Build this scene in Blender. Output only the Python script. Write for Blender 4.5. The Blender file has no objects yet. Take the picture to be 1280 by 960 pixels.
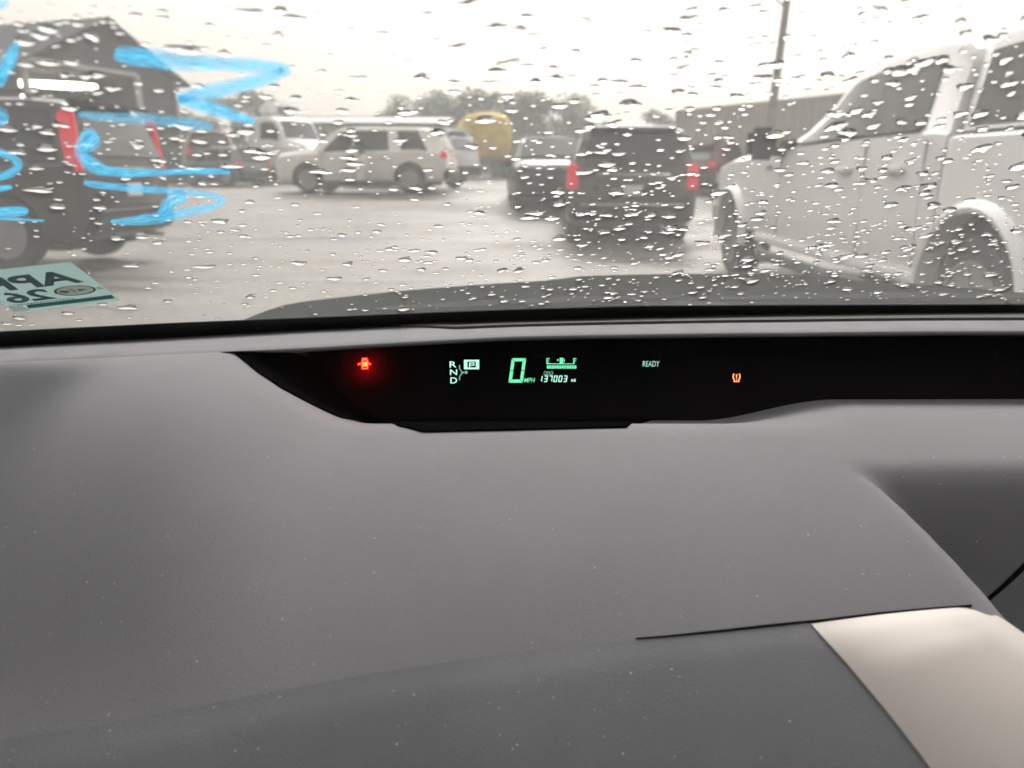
import bpy, bmesh, math, random
import numpy as np
from mathutils import Vector, Matrix

# ------------------------------------------------------------------ camera, sky, sun, exposure
rad = math.radians
FPX = 967.0                       # focal length in pixels of a 1280 px wide frame
CAMH = 1.15
PITCH = rad(15.33)
sc = bpy.context.scene
C = sc.collection

cam_d = bpy.data.cameras.new('camera')
cam = bpy.data.objects.new('camera', cam_d)
C.objects.link(cam)
cam.location = (0, 0, CAMH)
cam.rotation_euler = (math.pi / 2 - PITCH, 0, 0)
cam_d.sensor_width = 36.0
cam_d.lens = 36.0 * FPX / 1280.0
cam_d.clip_start = 0.02
cam_d.clip_end = 2000
cam_d.dof.use_dof = True
cam_d.dof.focus_distance = 0.80
cam_d.dof.aperture_fstop = 5.6
sc.camera = cam

world = bpy.data.worlds.new('World')
sc.world = world
world.use_nodes = True
wn, wl = world.node_tree.nodes, world.node_tree.links
wn.clear()
SUN_EL, SUN_AZ = rad(48), rad(12)          # sun ahead, a little to the right, behind the overcast
sky = wn.new('ShaderNodeTexSky'); sky.sky_type = 'NISHITA'; sky.sun_disc = False
sky.sun_elevation = SUN_EL; sky.sun_rotation = SUN_AZ
sky.air_density = 1.0; sky.dust_density = 4.0; sky.ozone_density = 1.0
hs = wn.new('ShaderNodeHueSaturation'); hs.inputs['Saturation'].default_value = 0.10
wl.new(sky.outputs[0], hs.inputs['Color'])
tc = wn.new('ShaderNodeTexCoord'); sx = wn.new('ShaderNodeSeparateXYZ')
wl.new(tc.outputs['Generated'], sx.inputs[0])
cr = wn.new('ShaderNodeValToRGB')           # overcast sky: duller and warmer towards the horizon, bright overhead
ce = cr.color_ramp.elements
ce[0].position = 0.0; ce[0].color = (.34, .298, .252, 1)
ce[1].position = .17; ce[1].color = (.50, .462, .412, 1)
e3 = ce.new(.55); e3.color = (1.0, .975, .935, 1)
wl.new(sx.outputs['Z'], cr.inputs[0])
tint = wn.new('ShaderNodeVectorMath'); tint.operation = 'MULTIPLY'
wl.new(hs.outputs[0], tint.inputs[0]); wl.new(cr.outputs[0], tint.inputs[1])
bg = wn.new('ShaderNodeBackground'); bg.inputs['Strength'].default_value = 0.15
wo = wn.new('ShaderNodeOutputWorld')
wl.new(tint.outputs[0], bg.inputs[0]); wl.new(bg.outputs[0], wo.inputs[0])

sun_d = bpy.data.lights.new('sun', 'SUN'); sun_d.energy = 0.8; sun_d.angle = rad(25); sun_d.color = (1, .95, .88)
sun = bpy.data.objects.new('sun', sun_d); C.objects.link(sun)
sd = Vector((math.sin(SUN_AZ) * math.cos(SUN_EL), math.cos(SUN_AZ) * math.cos(SUN_EL), math.sin(SUN_EL)))
sun.rotation_euler = sd.to_track_quat('Z', 'Y').to_euler()

vs = sc.view_settings
vs.view_transform = 'Standard'; vs.look = 'None'; vs.exposure = 1.24; vs.gamma = 1.0
vs.use_curve_mapping = False
sc.render.engine = 'CYCLES'
cy = sc.cycles
cy.use_denoising = True
cy.max_bounces = 6; cy.diffuse_bounces = 2; cy.glossy_bounces = 2; cy.transmission_bounces = 5
cy.volume_bounces = 0; cy.use_light_tree = False; cy.use_adaptive_sampling = True; cy.adaptive_threshold = .02; cy.transparent_max_bounces = 24
cy.sample_clamp_indirect = 6.0
cy.caustics_reflective = False; cy.caustics_refractive = True

# ------------------------------------------------------------------ helpers
RNG = random.Random(7)
CT, ST = math.cos(PITCH), math.sin(PITCH)

def ray(px, py):
    a = (px - 640.0) / FPX; b = (480.0 - py) / FPX
    return Vector((a, CT + b * ST, -ST + b * CT))

def at(px, py, Y):
    d = ray(px, py)
    return Vector((0, 0, CAMH)) + d * (Y / d.y)

def X_at(px, Y, z=1.0):
    """world X of a point at depth Y and height z that is seen in picture column px"""
    depth = Y * CT - (z - CAMH) * ST
    return (px - 640.0) / FPX * depth

def sstep(a, b, x):
    t = min(1, max(0, (x - a) / (b - a))); return t * t * (3 - 2 * t)

def lerp(a, b, t): return a + (b - a) * t

def mat(name, col, rough=.5, metal=0., spec=.5, coat=0., noise=0., nscale=20., bump=0., bscale=60., emit=None, estr=0.):
    m = bpy.data.materials.new(name); m.use_nodes = True
    nt = m.node_tree; n, l = nt.nodes, nt.links
    p = n['Principled BSDF']
    p.inputs['Base Color'].default_value = (*col, 1)
    p.inputs['Roughness'].default_value = rough
    p.inputs['Metallic'].default_value = metal
    p.inputs['Specular IOR Level'].default_value = spec
    p.inputs['Coat Weight'].default_value = coat
    p.inputs['Coat Roughness'].default_value = .08
    if emit:
        p.inputs['Emission Color'].default_value = (*emit, 1); p.inputs['Emission Strength'].default_value = estr
    if noise or bump:
        t = n.new('ShaderNodeTexCoord')
    if noise:
        nz = n.new('ShaderNodeTexNoise'); nz.inputs['Scale'].default_value = nscale; nz.inputs['Detail'].default_value = 6
        nz.inputs['Roughness'].default_value = .6
        l.new(t.outputs['Object'], nz.inputs['Vector'])
        mp = n.new('ShaderNodeMapRange'); mp.inputs['From Min'].default_value = .3; mp.inputs['From Max'].default_value = .7
        mp.inputs['To Min'].default_value = 1 - noise; mp.inputs['To Max'].default_value = 1 + noise
        l.new(nz.outputs['Fac'], mp.inputs['Value'])
        mx = n.new('ShaderNodeVectorMath'); mx.operation = 'SCALE'; mx.inputs[0].default_value = col
        l.new(mp.outputs[0], mx.inputs['Scale']); l.new(mx.outputs[0], p.inputs['Base Color'])
        mq = n.new('ShaderNodeMapRange'); mq.inputs['To Min'].default_value = max(.02, rough - .12); mq.inputs['To Max'].default_value = min(1, rough + .12)
        l.new(nz.outputs['Fac'], mq.inputs['Value']); l.new(mq.outputs[0], p.inputs['Roughness'])
    if bump:
        nb = n.new('ShaderNodeTexNoise'); nb.inputs['Scale'].default_value = bscale; nb.inputs['Detail'].default_value = 5
        l.new(t.outputs['Object'], nb.inputs['Vector'])
        bp = n.new('ShaderNodeBump'); bp.inputs['Strength'].default_value = bump; bp.inputs['Distance'].default_value = .02
        l.new(nb.outputs['Fac'], bp.inputs['Height']); l.new(bp.outputs[0], p.inputs['Normal'])
    return m

def obj(name, bm, m, parent=None, smooth=True, angle=40):
    me = bpy.data.meshes.new(name)
    if isinstance(bm, bmesh.types.BMesh):
        bmesh.ops.recalc_face_normals(bm, faces=bm.faces[:])
        if smooth:
            lim = rad(angle)
            for f in bm.faces: f.smooth = True
            for e in bm.edges:
                if len(e.link_faces) == 2 and e.calc_face_angle(0) > lim: e.smooth = False
        bm.to_mesh(me); bm.free()
    else:
        me = bm
    o = bpy.data.objects.new(name, me); C.objects.link(o)
    for x in (m if isinstance(m, (list, tuple)) else [m]): me.materials.append(x)
    if parent: o.parent = parent
    return o

def thing(name, label, cat, loc=(0, 0, 0), rz=0., group=None):
    o = bpy.data.objects.new(name, None); C.objects.link(o)
    o.location = loc; o.rotation_euler = (0, 0, rz); o.empty_display_size = .2
    o['label'] = label; o['category'] = cat
    if group: o['group'] = group
    return o

def tag(o, label, cat, group=None):
    o['label'] = label; o['category'] = cat
    if group: o['group'] = group
    return o

def box(bm, cx, cy, cz, sx, sy, sz, bev=0., rot=None, taper=None):
    vs_ = []
    for dx in (-.5, .5):
        for dy in (-.5, .5):
            for dz in (-.5, .5):
                k = 1.0
                if taper and dz > 0: k = taper
                v = Vector((dx * sx * k, dy * sy * k, dz * sz))
                if rot: v = rot @ v
                vs_.append(bm.verts.new(v + Vector((cx, cy, cz))))
    idx = [(0, 1, 3, 2), (4, 6, 7, 5), (0, 4, 5, 1), (2, 3, 7, 6), (0, 2, 6, 4), (1, 5, 7, 3)]
    fs = [bm.faces.new([vs_[i] for i in f]) for f in idx]
    if bev:
        es = list({e for f in fs for e in f.edges})
        bmesh.ops.bevel(bm, geom=es, offset=bev, segments=2, affect='EDGES', clamp_overlap=True)

def boxo(name, m, parent, c, s, bev=.01, rot=None, taper=None):
    bm = bmesh.new(); box(bm, *c, *s, bev=bev, rot=rot, taper=taper)
    return obj(name, bm, m, parent)

def tube(bm, pts, r, n=8, cap=True):
    pts = [Vector(p) for p in pts]; rs = r if isinstance(r, (list, tuple)) else [r] * len(pts)
    rings = []
    for i, p in enumerate(pts):
        d = (pts[min(i + 1, len(pts) - 1)] - pts[max(i - 1, 0)]).normalized()
        a = d.orthogonal().normalized() if abs(d.z) < .9 else d.cross(Vector((1, 0, 0))).normalized()
        b = d.cross(a).normalized()
        rings.append([bm.verts.new(p + (a * math.cos(t) + b * math.sin(t)) * rs[i]) for t in [2 * math.pi * k / n for k in range(n)]])
    for A, B in zip(rings, rings[1:]):
        for k in range(n): bm.faces.new([A[k], A[(k + 1) % n], B[(k + 1) % n], B[k]])
    if cap:
        bm.faces.new(rings[0][::-1]); bm.faces.new(rings[-1])

def lathe_y(bm, prof, n=28, c=(0, 0, 0)):
    """profile of (radius, y) revolved round the local y axis"""
    rings = []
    for r, y in prof:
        rings.append([bm.verts.new((c[0] + r * math.cos(2 * math.pi * k / n), c[1] + y, c[2] + r * math.sin(2 * math.pi * k / n))) for k in range(n)])
    for A, B in zip(rings, rings[1:]):
        for k in range(n): bm.faces.new([A[k], A[(k + 1) % n], B[(k + 1) % n], B[k]])
    bm.faces.new(rings[0]); bm.faces.new(rings[-1][::-1])

def grid_mesh(bm, P, flip=False):
    V = [[bm.verts.new(p) for p in row] for row in P]
    for i in range(len(V) - 1):
        for j in range(len(V[0]) - 1):
            bm.faces.new([V[i][j], V[i][j + 1], V[i + 1][j + 1], V[i + 1][j]])
    return V

def slab(bm, P, off):
    """closed sheet: grid P of points and the same grid moved by off (Vector or function of point)"""
    f = off if callable(off) else (lambda p: p + off)
    A = [[bm.verts.new(p) for p in row] for row in P]
    B = [[bm.verts.new(f(Vector(p))) for p in row] for row in P]
    n, m_ = len(P), len(P[0])
    for i in range(n - 1):
        for j in range(m_ - 1):
            bm.faces.new([A[i][j], A[i][j + 1], A[i + 1][j + 1], A[i + 1][j]])
            bm.faces.new([B[i][j], B[i + 1][j], B[i + 1][j + 1], B[i][j + 1]])
    for i in range(n - 1):
        bm.faces.new([A[i][0], A[i + 1][0], B[i + 1][0], B[i][0]])
        bm.faces.new([A[i][-1], B[i][-1], B[i + 1][-1], A[i + 1][-1]])
    for j in range(m_ - 1):
        bm.faces.new([A[0][j], B[0][j], B[0][j + 1], A[0][j + 1]])
        bm.faces.new([A[-1][j], A[-1][j + 1], B[-1][j + 1], B[-1][j]])

def ground_z(x, y):
    z = .60 * sstep(11.5, 23, y) + .25 * sstep(23, 45, y)
    z += .02 * math.sin(x * .9 + y * .37) * math.sin(y * .61) * sstep(2, 6, y)
    return z

# ------------------------------------------------------------------ materials
M = {}
M['tyre'] = mat('tyre_rubber', (.018, .018, .019), .75, noise=.2)
M['rim'] = mat('alloy_rim', (.26, .26, .26), .45, metal=.6)
M['glass'] = mat('vehicle_glass', (.024, .027, .028), .16, spec=.42)
M['blackpl'] = mat('black_plastic', (.022, .023, .024), .6, spec=.25)
M['redlamp'] = mat('red_lamp_lens', (.55, .02, .03), .18, spec=.6, emit=(1, .05, .08), estr=.12)
M['whitelamp'] = mat('clear_lamp_lens', (.7, .7, .68), .1)
M['chrome'] = mat('chrome_trim', (.75, .75, .75), .15, metal=1)
M['plate'] = mat('licence_plate', (.62, .63, .62), .4)
M['white'] = mat('white_paint', (.82, .80, .785), .35, coat=.25)
M['beige'] = mat('beige_metallic_paint', (.74, .70, .64), .35, metal=.05, coat=.4, noise=.04, nscale=4)
M['darkred'] = mat('dark_red_paint', (.13, .018, .024), .3, coat=.5)
M['maroongrey'] = mat('charcoal_maroon_paint', (.075, .055, .057), .3, metal=.2, coat=.5, noise=.08, nscale=3)
M['black'] = mat('black_paint', (.012, .013, .014), .3, coat=.4)
M['blackred'] = mat('black_cherry_paint', (.028, .014, .017), .3, coat=.4)
M['silver'] = mat('silver_paint', (.40, .41, .42), .3, metal=.3, coat=.4)
M['grey'] = mat('grey_paint', (.15, .155, .16), .3, metal=.2, coat=.4)
M['chassis'] = mat('chassis_black', (.03, .03, .03), .7)
M['yellow'] = mat('yellow_paint', (.55, .38, .06), .65, noise=.35, nscale=2.2)
M['tanwall'] = mat('tan_corrugated_steel', (.41, .375, .335), .55, noise=.12, nscale=1.6)
M['barn'] = mat('dark_grey_sheet_metal', (.05, .053, .057), .7, spec=.2, noise=.12, nscale=2)
M['barnroof'] = mat('dark_grey_metal_roof', (.05, .053, .057), .75, spec=.2, noise=.1, nscale=2)
M['barnin'] = mat('barn_inside', (.16, .14, .12), .8, noise=.2, nscale=2)
M['tube'] = mat('fluorescent_tube', (.9, .88, .8), .4, emit=(1, .93, .75), estr=3.2)
M['paleblock'] = mat('pale_metal_wall', (.36, .355, .335), .55, noise=.08, nscale=.8)
M['wood'] = mat('weathered_pole_wood', (.30, .27, .235), .8, noise=.2, nscale=6)
M['steel'] = mat('galvanised_steel', (.35, .35, .35), .45, metal=.6)
M['bark'] = mat('bark', (.09, .07, .055), .85, noise=.3, nscale=8)
M['leaf'] = mat('leaf_green', (.055, .105, .032), .6, noise=.45, nscale=.9)
M['leaf2'] = mat('leaf_dark_green', (.038, .080, .026), .6, noise=.45, nscale=.9)

def ground_material():
    m = bpy.data.materials.new('wet_gravel'); m.use_nodes = True
    n, l = m.node_tree.nodes, m.node_tree.links
    p = n['Principled BSDF']; t = n.new('ShaderNodeTexCoord')
    def nz(scale, det, vec=None, rough=.6):
        x = n.new('ShaderNodeTexNoise'); x.inputs['Scale'].default_value = scale; x.inputs['Detail'].default_value = det
        x.inputs['Roughness'].default_value = rough
        l.new(vec or t.outputs['Object'], x.inputs['Vector']); return x
    mp = n.new('ShaderNodeMapping'); mp.inputs['Scale'].default_value = (.14, .5, 1); mp.inputs['Rotation'].default_value = (0, 0, .12)
    l.new(t.outputs['Object'], mp.inputs[0])
    big = nz(1.1, 6, mp.outputs[0]); fine = nz(9, 8); peb = n.new('ShaderNodeTexVoronoi'); peb.inputs['Scale'].default_value = 28
    l.new(t.outputs['Object'], peb.inputs['Vector'])
    r1 = n.new('ShaderNodeValToRGB'); e = r1.color_ramp.elements
    e[0].position = .38; e[0].color = (.054, .048, .042, 1); e[1].position = .64; e[1].color = (.158, .137, .117, 1)
    l.new(big.outputs['Fac'], r1.inputs[0])
    r2 = n.new('ShaderNodeMapRange'); r2.inputs['From Min'].default_value = .3; r2.inputs['From Max'].default_value = .7
    r2.inputs['To Min'].default_value = .68; r2.inputs['To Max'].default_value = 1.28
    l.new(fine.outputs['Fac'], r2.inputs['Value'])
    s1 = n.new('ShaderNodeVectorMath'); s1.operation = 'SCALE'; l.new(r1.outputs[0], s1.inputs[0]); l.new(r2.outputs[0], s1.inputs['Scale'])
    s2 = n.new('ShaderNodeMapRange'); s2.inputs['To Min'].default_value = .85; s2.inputs['To Max'].default_value = 1.15
    l.new(peb.outputs['Color'], s2.inputs['Value'])
    mid = nz(.9, 7, None, .7); mq = n.new('ShaderNodeMapRange'); mq.inputs['From Min'].default_value = .35; mq.inputs['From Max'].default_value = .65
    mq.inputs['To Min'].default_value = .62; mq.inputs['To Max'].default_value = 1.22; l.new(mid.outputs['Fac'], mq.inputs['Value'])
    s0 = n.new('ShaderNodeVectorMath'); s0.operation = 'SCALE'; l.new(s1.outputs[0], s0.inputs[0]); l.new(mq.outputs[0], s0.inputs['Scale'])
    s3 = n.new('ShaderNodeVectorMath'); s3.operation = 'SCALE'; l.new(s0.outputs[0], s3.inputs[0]); l.new(s2.outputs[0], s3.inputs['Scale'])
    l.new(s3.outputs[0], p.inputs['Base Color'])
    rr = n.new('ShaderNodeMapRange'); rr.inputs['From Min'].default_value = .3; rr.inputs['From Max'].default_value = .62
    rr.inputs['To Min'].default_value = .16; rr.inputs['To Max'].default_value = .75
    l.new(big.outputs['Fac'], rr.inputs['Value']); l.new(rr.outputs[0], p.inputs['Roughness'])
    bp = n.new('ShaderNodeBump'); bp.inputs['Strength'].default_value = .5; bp.inputs['Distance'].default_value = .03
    l.new(fine.outputs['Fac'], bp.inputs['Height']); l.new(bp.outputs[0], p.inputs['Normal'])
    return m
M['ground'] = ground_material()

# ------------------------------------------------------------------ ground
def axis(breaks):
    out = []
    for (a, b, n) in breaks: out += [a + (b - a) * k / n for k in range(n)]
    return out + [breaks[-1][1]]
bm = bmesh.new()
gx = axis([(-190, -30, 8), (-30, 30, 60), (30, 190, 8)]); gy = axis([(-30, 0, 4), (0, 50, 80), (50, 220, 12)])
grid_mesh(bm, [[Vector((x, y, ground_z(x, y))) for x in gx] for y in gy])
g = obj('ground', bm, M['ground']); g['kind'] = 'structure'

# ------------------------------------------------------------------ vehicles
class Body:
    """A car body lofted from vertical slices: (x, bottom, half width, belt height, roof half width, roof height)."""
    def __init__(self, st, n=56):
        st = sorted(st); self.a = np.array(st, float)
        xs = np.unique(np.concatenate([np.linspace(self.a[0, 0], self.a[-1, 0], n), self.a[:, 0]]))
        v = np.stack([np.interp(xs, self.a[:, 0], self.a[:, k]) for k in range(1, 6)], 1)
        for _ in range(2):
            w = v.copy(); w[1:-1] = .25 * v[:-2] + .5 * v[1:-1] + .25 * v[2:]; v = w
        self.xs, self.v = xs, v
    def s(self, x): return [float(np.interp(x, self.xs, self.v[:, k])) for k in range(5)]
    def belt(self, x):
        zb, w, zl, wr, zr = self.s(x); return .968 * w, zl
    def corner(self, x):
        zb, w, zl, wr, zr = self.s(x); return lerp(.968 * w, wr, .92), lerp(zl, zr, .87)
    def half(self, x):
        zb, w, zl, wr, zr = self.s(x)
        by, bz = self.belt(x); cy_, cz = self.corner(x)
        h = zl - zb
        return [(0, zb), (.84 * w, zb), (.95 * w, zb + .05 * h), (.99 * w, zb + .16 * h), (w, zb + .42 * h), (w, zb + .62 * h), (.99 * w, zb + .88 * h),
                (.985 * w, zl - .015), (by, bz), (cy_, cz), (lerp(cy_, wr, .5) * .985, lerp(cz, zr, .55)), (wr * .86, lerp(cz, zr, .85)), (wr * .5, zr), (0, zr + .008)]
    def mesh(self):
        bm = bmesh.new(); rings = []
        for x in self.xs:
            hp = self.half(x)
            ring = [(y, z) for y, z in hp] + [(-y, z) for y, z in hp[-2:0:-1]]
            rings.append([bm.verts.new((x, y, z)) for y, z in ring])
        n = len(rings[0])
        for A, B in zip(rings, rings[1:]):
            for k in range(n): bm.faces.new([A[k], A[(k + 1) % n], B[(k + 1) % n], B[k]])
        bm.faces.new(rings[0]); bm.faces.new(rings[-1][::-1])
        return bm
    def side(self, x, t, sgn, off=.006):
        y0, z0 = self.belt(x); y1, z1 = self.corner(x)
        return Vector((x, sgn * (lerp(y0, y1, t) + off), lerp(z0, z1, t)))

def cut_arches(o, axles, R, W, depth=.34):
    """cut the wheel arches out of a body mesh"""
    bm = bmesh.new()
    for ax in axles:
        for sgn in (-1, 1):
            b2 = []
            n = 32
            for yy in (W - depth, W + .3):
                b2.append([bm.verts.new((ax + R * math.cos(2 * math.pi * k / n), sgn * yy, R * .88 + R * 1.0 * math.sin(2 * math.pi * k / n))) for k in range(n)])
            for k in range(n): bm.faces.new([b2[0][k], b2[0][(k + 1) % n], b2[1][(k + 1) % n], b2[1][k]])
            bm.faces.new(b2[0]); bm.faces.new(b2[1])
    c = obj('cutter', bm, M['chassis'], o.parent, smooth=False)
    md = o.modifiers.new('arches', 'BOOLEAN'); md.operation = 'DIFFERENCE'; md.object = c; md.solver = 'EXACT'
    try: md.material_mode = 'TRANSFER'
    except Exception: pass
    dg = bpy.context.evaluated_depsgraph_get()
    me = bpy.data.meshes.new_from_object(o.evaluated_get(dg))
    o.modifiers.clear(); old = o.data; o.data = me; bpy.data.meshes.remove(old)
    cm = c.data; bpy.data.objects.remove(c); bpy.data.meshes.remove(cm)

WHEEL = {}
def wheel(parent, x, y, R, tw, sgn, spokes=6, rim='rim'):
    key = (round(R, 3), round(tw, 3), spokes, sgn)
    w = bpy.data.objects.new('wheel', None)
    C.objects.link(w); w.parent = parent; w.location = (x, y, R); w.empty_display_size = .1
    if key not in WHEEL:
        bm = bmesh.new(); h = tw / 2; r = R * .66
        lathe_y(bm, [(r, -h * .9), (R * .9, -h), (R * .97, -h * .85), (R, -h * .5), (R, h * .5), (R * .97, h * .85), (R * .9, h), (r, h * .9)], 30)
        a = bpy.data.meshes.new('tyre'); bmesh.ops.recalc_face_normals(bm, faces=bm.faces[:])
        for f in bm.faces: f.smooth = len(f.verts) == 4
        bm.to_mesh(a); bm.free(); a.materials.append(M['tyre'])
        bm = bmesh.new(); o_ = sgn * h
        rb = r * 1.0
        lathe_y(bm, [(rb, o_ * .93), (rb * 1.02, o_ * 1.02), (rb * .93, o_ * 1.0), (rb * .88, o_ * .55), (rb * .3, o_ * .55)], 30)
        for k in range(spokes):
            an = 2 * math.pi * k / spokes + .3
            rot = Matrix.Rotation(-an, 3, 'Y')
            cc = rot @ Vector((rb * .53, o_ * .85, 0))
            box(bm, cc.x, cc.y, cc.z, rb * .84, abs(o_) * .24, rb * .24, bev=.008, rot=rot)
        lathe_y(bm, [(rb * .2, o_ * .6), (rb * .2, o_ * .95), (rb * .12, o_ * 1.02)], 14)
        b = bpy.data.meshes.new('rim'); bmesh.ops.recalc_face_normals(bm, faces=bm.faces[:])
        bm.to_mesh(b); bm.free(); b.materials.append(M[rim])
        WHEEL[key] = (a, b)
    for nm, me in zip(('tyre', 'rim'), WHEEL[key]):
        o = bpy.data.objects.new(nm, me); C.objects.link(o); o.parent = w
    return w

def pane(name, parent, P4, m, n=(7, 4), th=.012, bulge=0.):
    """curved pane through 4 corners a,b,c,d (a-b bottom, d-c top), thickened inwards"""
    a, b, c, d = [Vector(p) for p in P4]
    nrm = (b - a).cross(d - a).normalized()
    P = []
    for j in range(n[1] + 1):
        t = j / n[1]; row = []
        for i in range(n[0] + 1):
            s_ = i / n[0]
            p = lerp(lerp(a, b, s_), lerp(d, c, s_), t) + nrm * bulge * (1 - (2 * s_ - 1) ** 2)
            row.append(p)
        P.append(row)
    bm = bmesh.new(); slab(bm, P, -nrm * th)
    return obj(name, bm, m, parent)

def side_window(body, parent, x0b, x1b, x0t, x1t, sgn, tb=.07, tt=.96, m=None, off=.007):
    P = []
    for j in range(5):
        t = j / 4; row = []
        for i in range(9):
            x = lerp(lerp(x0b, x1b, i / 8), lerp(x0t, x1t, i / 8), t)
            row.append(body.side(x, lerp(tb, tt, t), sgn, off))
        P.append(row)
    bm = bmesh.new(); slab(bm, P, Vector((0, -sgn * .014, 0)))
    return obj('window', bm, m or M['glass'], parent)

def seam(parent, body, x, sgn, z0, z1, wd=.007, m='blackpl'):
    """the shadow gap beside a door"""
    bm = bmesh.new()
    for k in range(6):
        pass
    w = body.s(x)[1]
    box(bm, x, sgn * (w - .004), (z0 + z1) / 2, wd, .012, z1 - z0)
    return obj('door_gap', bm, M[m], parent, smooth=False)

def suv(name, label, cat, paint, loc, rz, K=(1, 1, 1), rear='slope', lamps='tall', rims='rim', detail=True, open_door=False, group=None):
    kx, ky, kz = K
    t = thing(name, label, cat, loc, rz, group)
    if rear == 'slope':
        st = [(-2.36, .46, .80, .98, .72, 1.02), (-2.31, .38, .87, 1.02, .74, 1.14), (-2.2, .33, .905, 1.04, .70, 1.40), (-2.0, .29, .925, 1.04, .685, 1.63),
              (-1.6, .27, .93, 1.09, .70, 1.70), (0, .25, .93, 1.06, .70, 1.73), (.55, .25, .93, 1.05, .685, 1.69), (.85, .25, .93, 1.04, .70, 1.56), (1.26, .25, .93, 1.03, .78, 1.18),
              (1.8, .26, .925, 1.01, .79, 1.11), (2.2, .28, .90, .96, .76, 1.03), (2.31, .32, .85, .90, .70, .97), (2.36, .38, .80, .82, .64, .88)]
    else:
        st = [(-2.36, .46, .84, 1.0, .76, 1.06), (-2.33, .38, .90, 1.04, .76, 1.24), (-2.27, .33, .925, 1.05, .74, 1.50), (-2.15, .29, .93, 1.05, .72, 1.67),
              (-1.7, .27, .935, 1.04, .71, 1.715), (0, .25, .935, 1.0, .70, 1.73), (.55, .25, .935, .99, .69, 1.69), (.85, .25, .93, .985, .70, 1.56), (1.30, .25, .93, .98, .77, 1.12),
              (1.9, .26, .92, .97, .78, 1.06), (2.2, .3, .88, .92, .74, .98), (2.36, .38, .77, .76, .66, .80)]
    st = [(a * kx, b * kz, c * ky, d * kz, e * ky, f * kz) for a, b, c, d, e, f in st]
    B = Body(st)
    bo = obj('body', B.mesh(), M[paint], t)
    R = .375 * kz; tw = .23
    fa, ra = 1.44 * kx, -1.36 * kx; W = .93 * ky
    cut_arches(bo, (fa, ra), R * 1.17, W)
    for ax in (fa, ra):
        for sgn in (-1, 1): wheel(t, ax, sgn * (W - tw / 2 - .015), R, tw, sgn)
    for sgn in (-1, 1):
        side_window(B, t, .18 * kx, 1.12 * kx, .18 * kx, .52 * kx, sgn)
        side_window(B, t, -.82 * kx, .14 * kx, -.76 * kx, .14 * kx, sgn)
        side_window(B, t, (-1.86 if rear == 'slope' else -2.12) * kx, (-1.16 if rear == 'slope' else -.92) * kx, (-1.58 if rear == 'slope' else -1.98) * kx, (-1.02 if rear == 'slope' else -.92) * kx, sgn)
        if detail:
            boxo('mirror', M[paint], t, (.98 * kx, sgn * (W + .09), 1.06 * kz), (.14, .2, .15), .04)
            for x in (.35, -.62): boxo('door_handle', M['chrome'], t, (x * kx, sgn * (W + .012), .90 * kz), (.2, .03, .035), .008)
            boxo('side_sill', M['blackpl'], t, (.04 * kx, sgn * (W - .02), .28 * kz), (1.95 * kx, .07, .10), .02)
            for x in (1.02, .14, -.86): seam(t, B, x * kx, sgn, .36 * kz, .96 * kz)
            bm = bmesh.new(); tube(bm, [(-1.7 * kx, sgn * .60 * ky, 1.71 * kz), (-1.6 * kx, sgn * .60 * ky, 1.765 * kz), (.2 * kx, sgn * .6 * ky, 1.775 * kz), (.35 * kx, sgn * .6 * ky, 1.72 * kz)], .016, 6)
            obj('roof_rail', bm, M['blackpl'], t)
        # tail lamps wrap round the corner
        zc, hh = ((.98, .42) if lamps == 'tall' else (.98, .24))
        if lamps == 'pillar': zc, hh = 1.26, .62
        x0 = -2.30 if lamps != 'pillar' else -2.26
        wl_ = B.s(x0 * kx)[1] if lamps != 'pillar' else lerp(B.belt(x0 * kx)[0], B.corner(x0 * kx)[0], .35)
        bm = bmesh.new()
        if lamps == 'pillar':
            box(bm, (x0 + .03) * kx, sgn * (wl_ - .015), zc * kz, .20, .09, hh * kz, bev=.03, rot=Matrix.Rotation(sgn * .10, 3, 'X') @ Matrix.Rotation(.10, 3, 'Y'))
        else:
            box(bm, (x0 + .04) * kx, sgn * (wl_ - .075), zc * kz, .22, .23, hh * kz, bev=.05, rot=Matrix.Rotation(sgn * .04, 3, 'X'))
        obj('tail_lamp', bm, M['redlamp'], t)
        boxo('headlamp', M['whitelamp'], t, (2.17 * kx, sgn * .66 * ky, .83 * kz), (.26, .34, .15), .05)
    # windscreen and rear window
    def across(x, f, dz):
        zb, w, zl, wr, zr = B.s(x); return w, zr
    y0, y1 = .70 * ky, .60 * ky
    xa, xb = 1.24 * kx, .66 * kx
    za, zb_ = B.s(xa)[4], B.s(xb)[4]
    pane('windscreen', t, [(xa + .03, -y0, za + .01), (xa + .03, y0, za + .01), (xb + .04, y1, zb_ + .015), (xb + .04, -y1, zb_ + .015)], M['glass'], bulge=.02)
    if rear == 'slope': xa, xb = -2.325 * kx, -2.05 * kx
    else: xa, xb = -2.352 * kx, -2.20 * kx
    za, zb_ = B.s(xa)[4], B.s(xb)[4]
    pane('rear_window', t, [(xa - .035, .71 * ky, za + .03), (xa - .035, -.71 * ky, za + .03), (xb - .04, -.60 * ky, zb_ - .0), (xb - .04, .60 * ky, zb_ - .0)], M['glass'], bulge=.02)
    boxo('spoiler', M[paint], t, ((-2.09 if rear == 'slope' else -2.22) * kx, 0, 1.665 * kz), (.30, 1.22 * ky, .05), .02, rot=Matrix.Rotation(-.12, 3, 'Y'))
    boxo('rear_bumper', M['blackpl'], t, (-2.32 * kx, 0, .50 * kz), (.20, 1.74 * ky, .27 * kz), .05)
    boxo('front_bumper', M['blackpl'], t, (2.30 * kx, 0, .47 * kz), (.18, 1.62 * ky, .22 * kz), .05)
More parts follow.
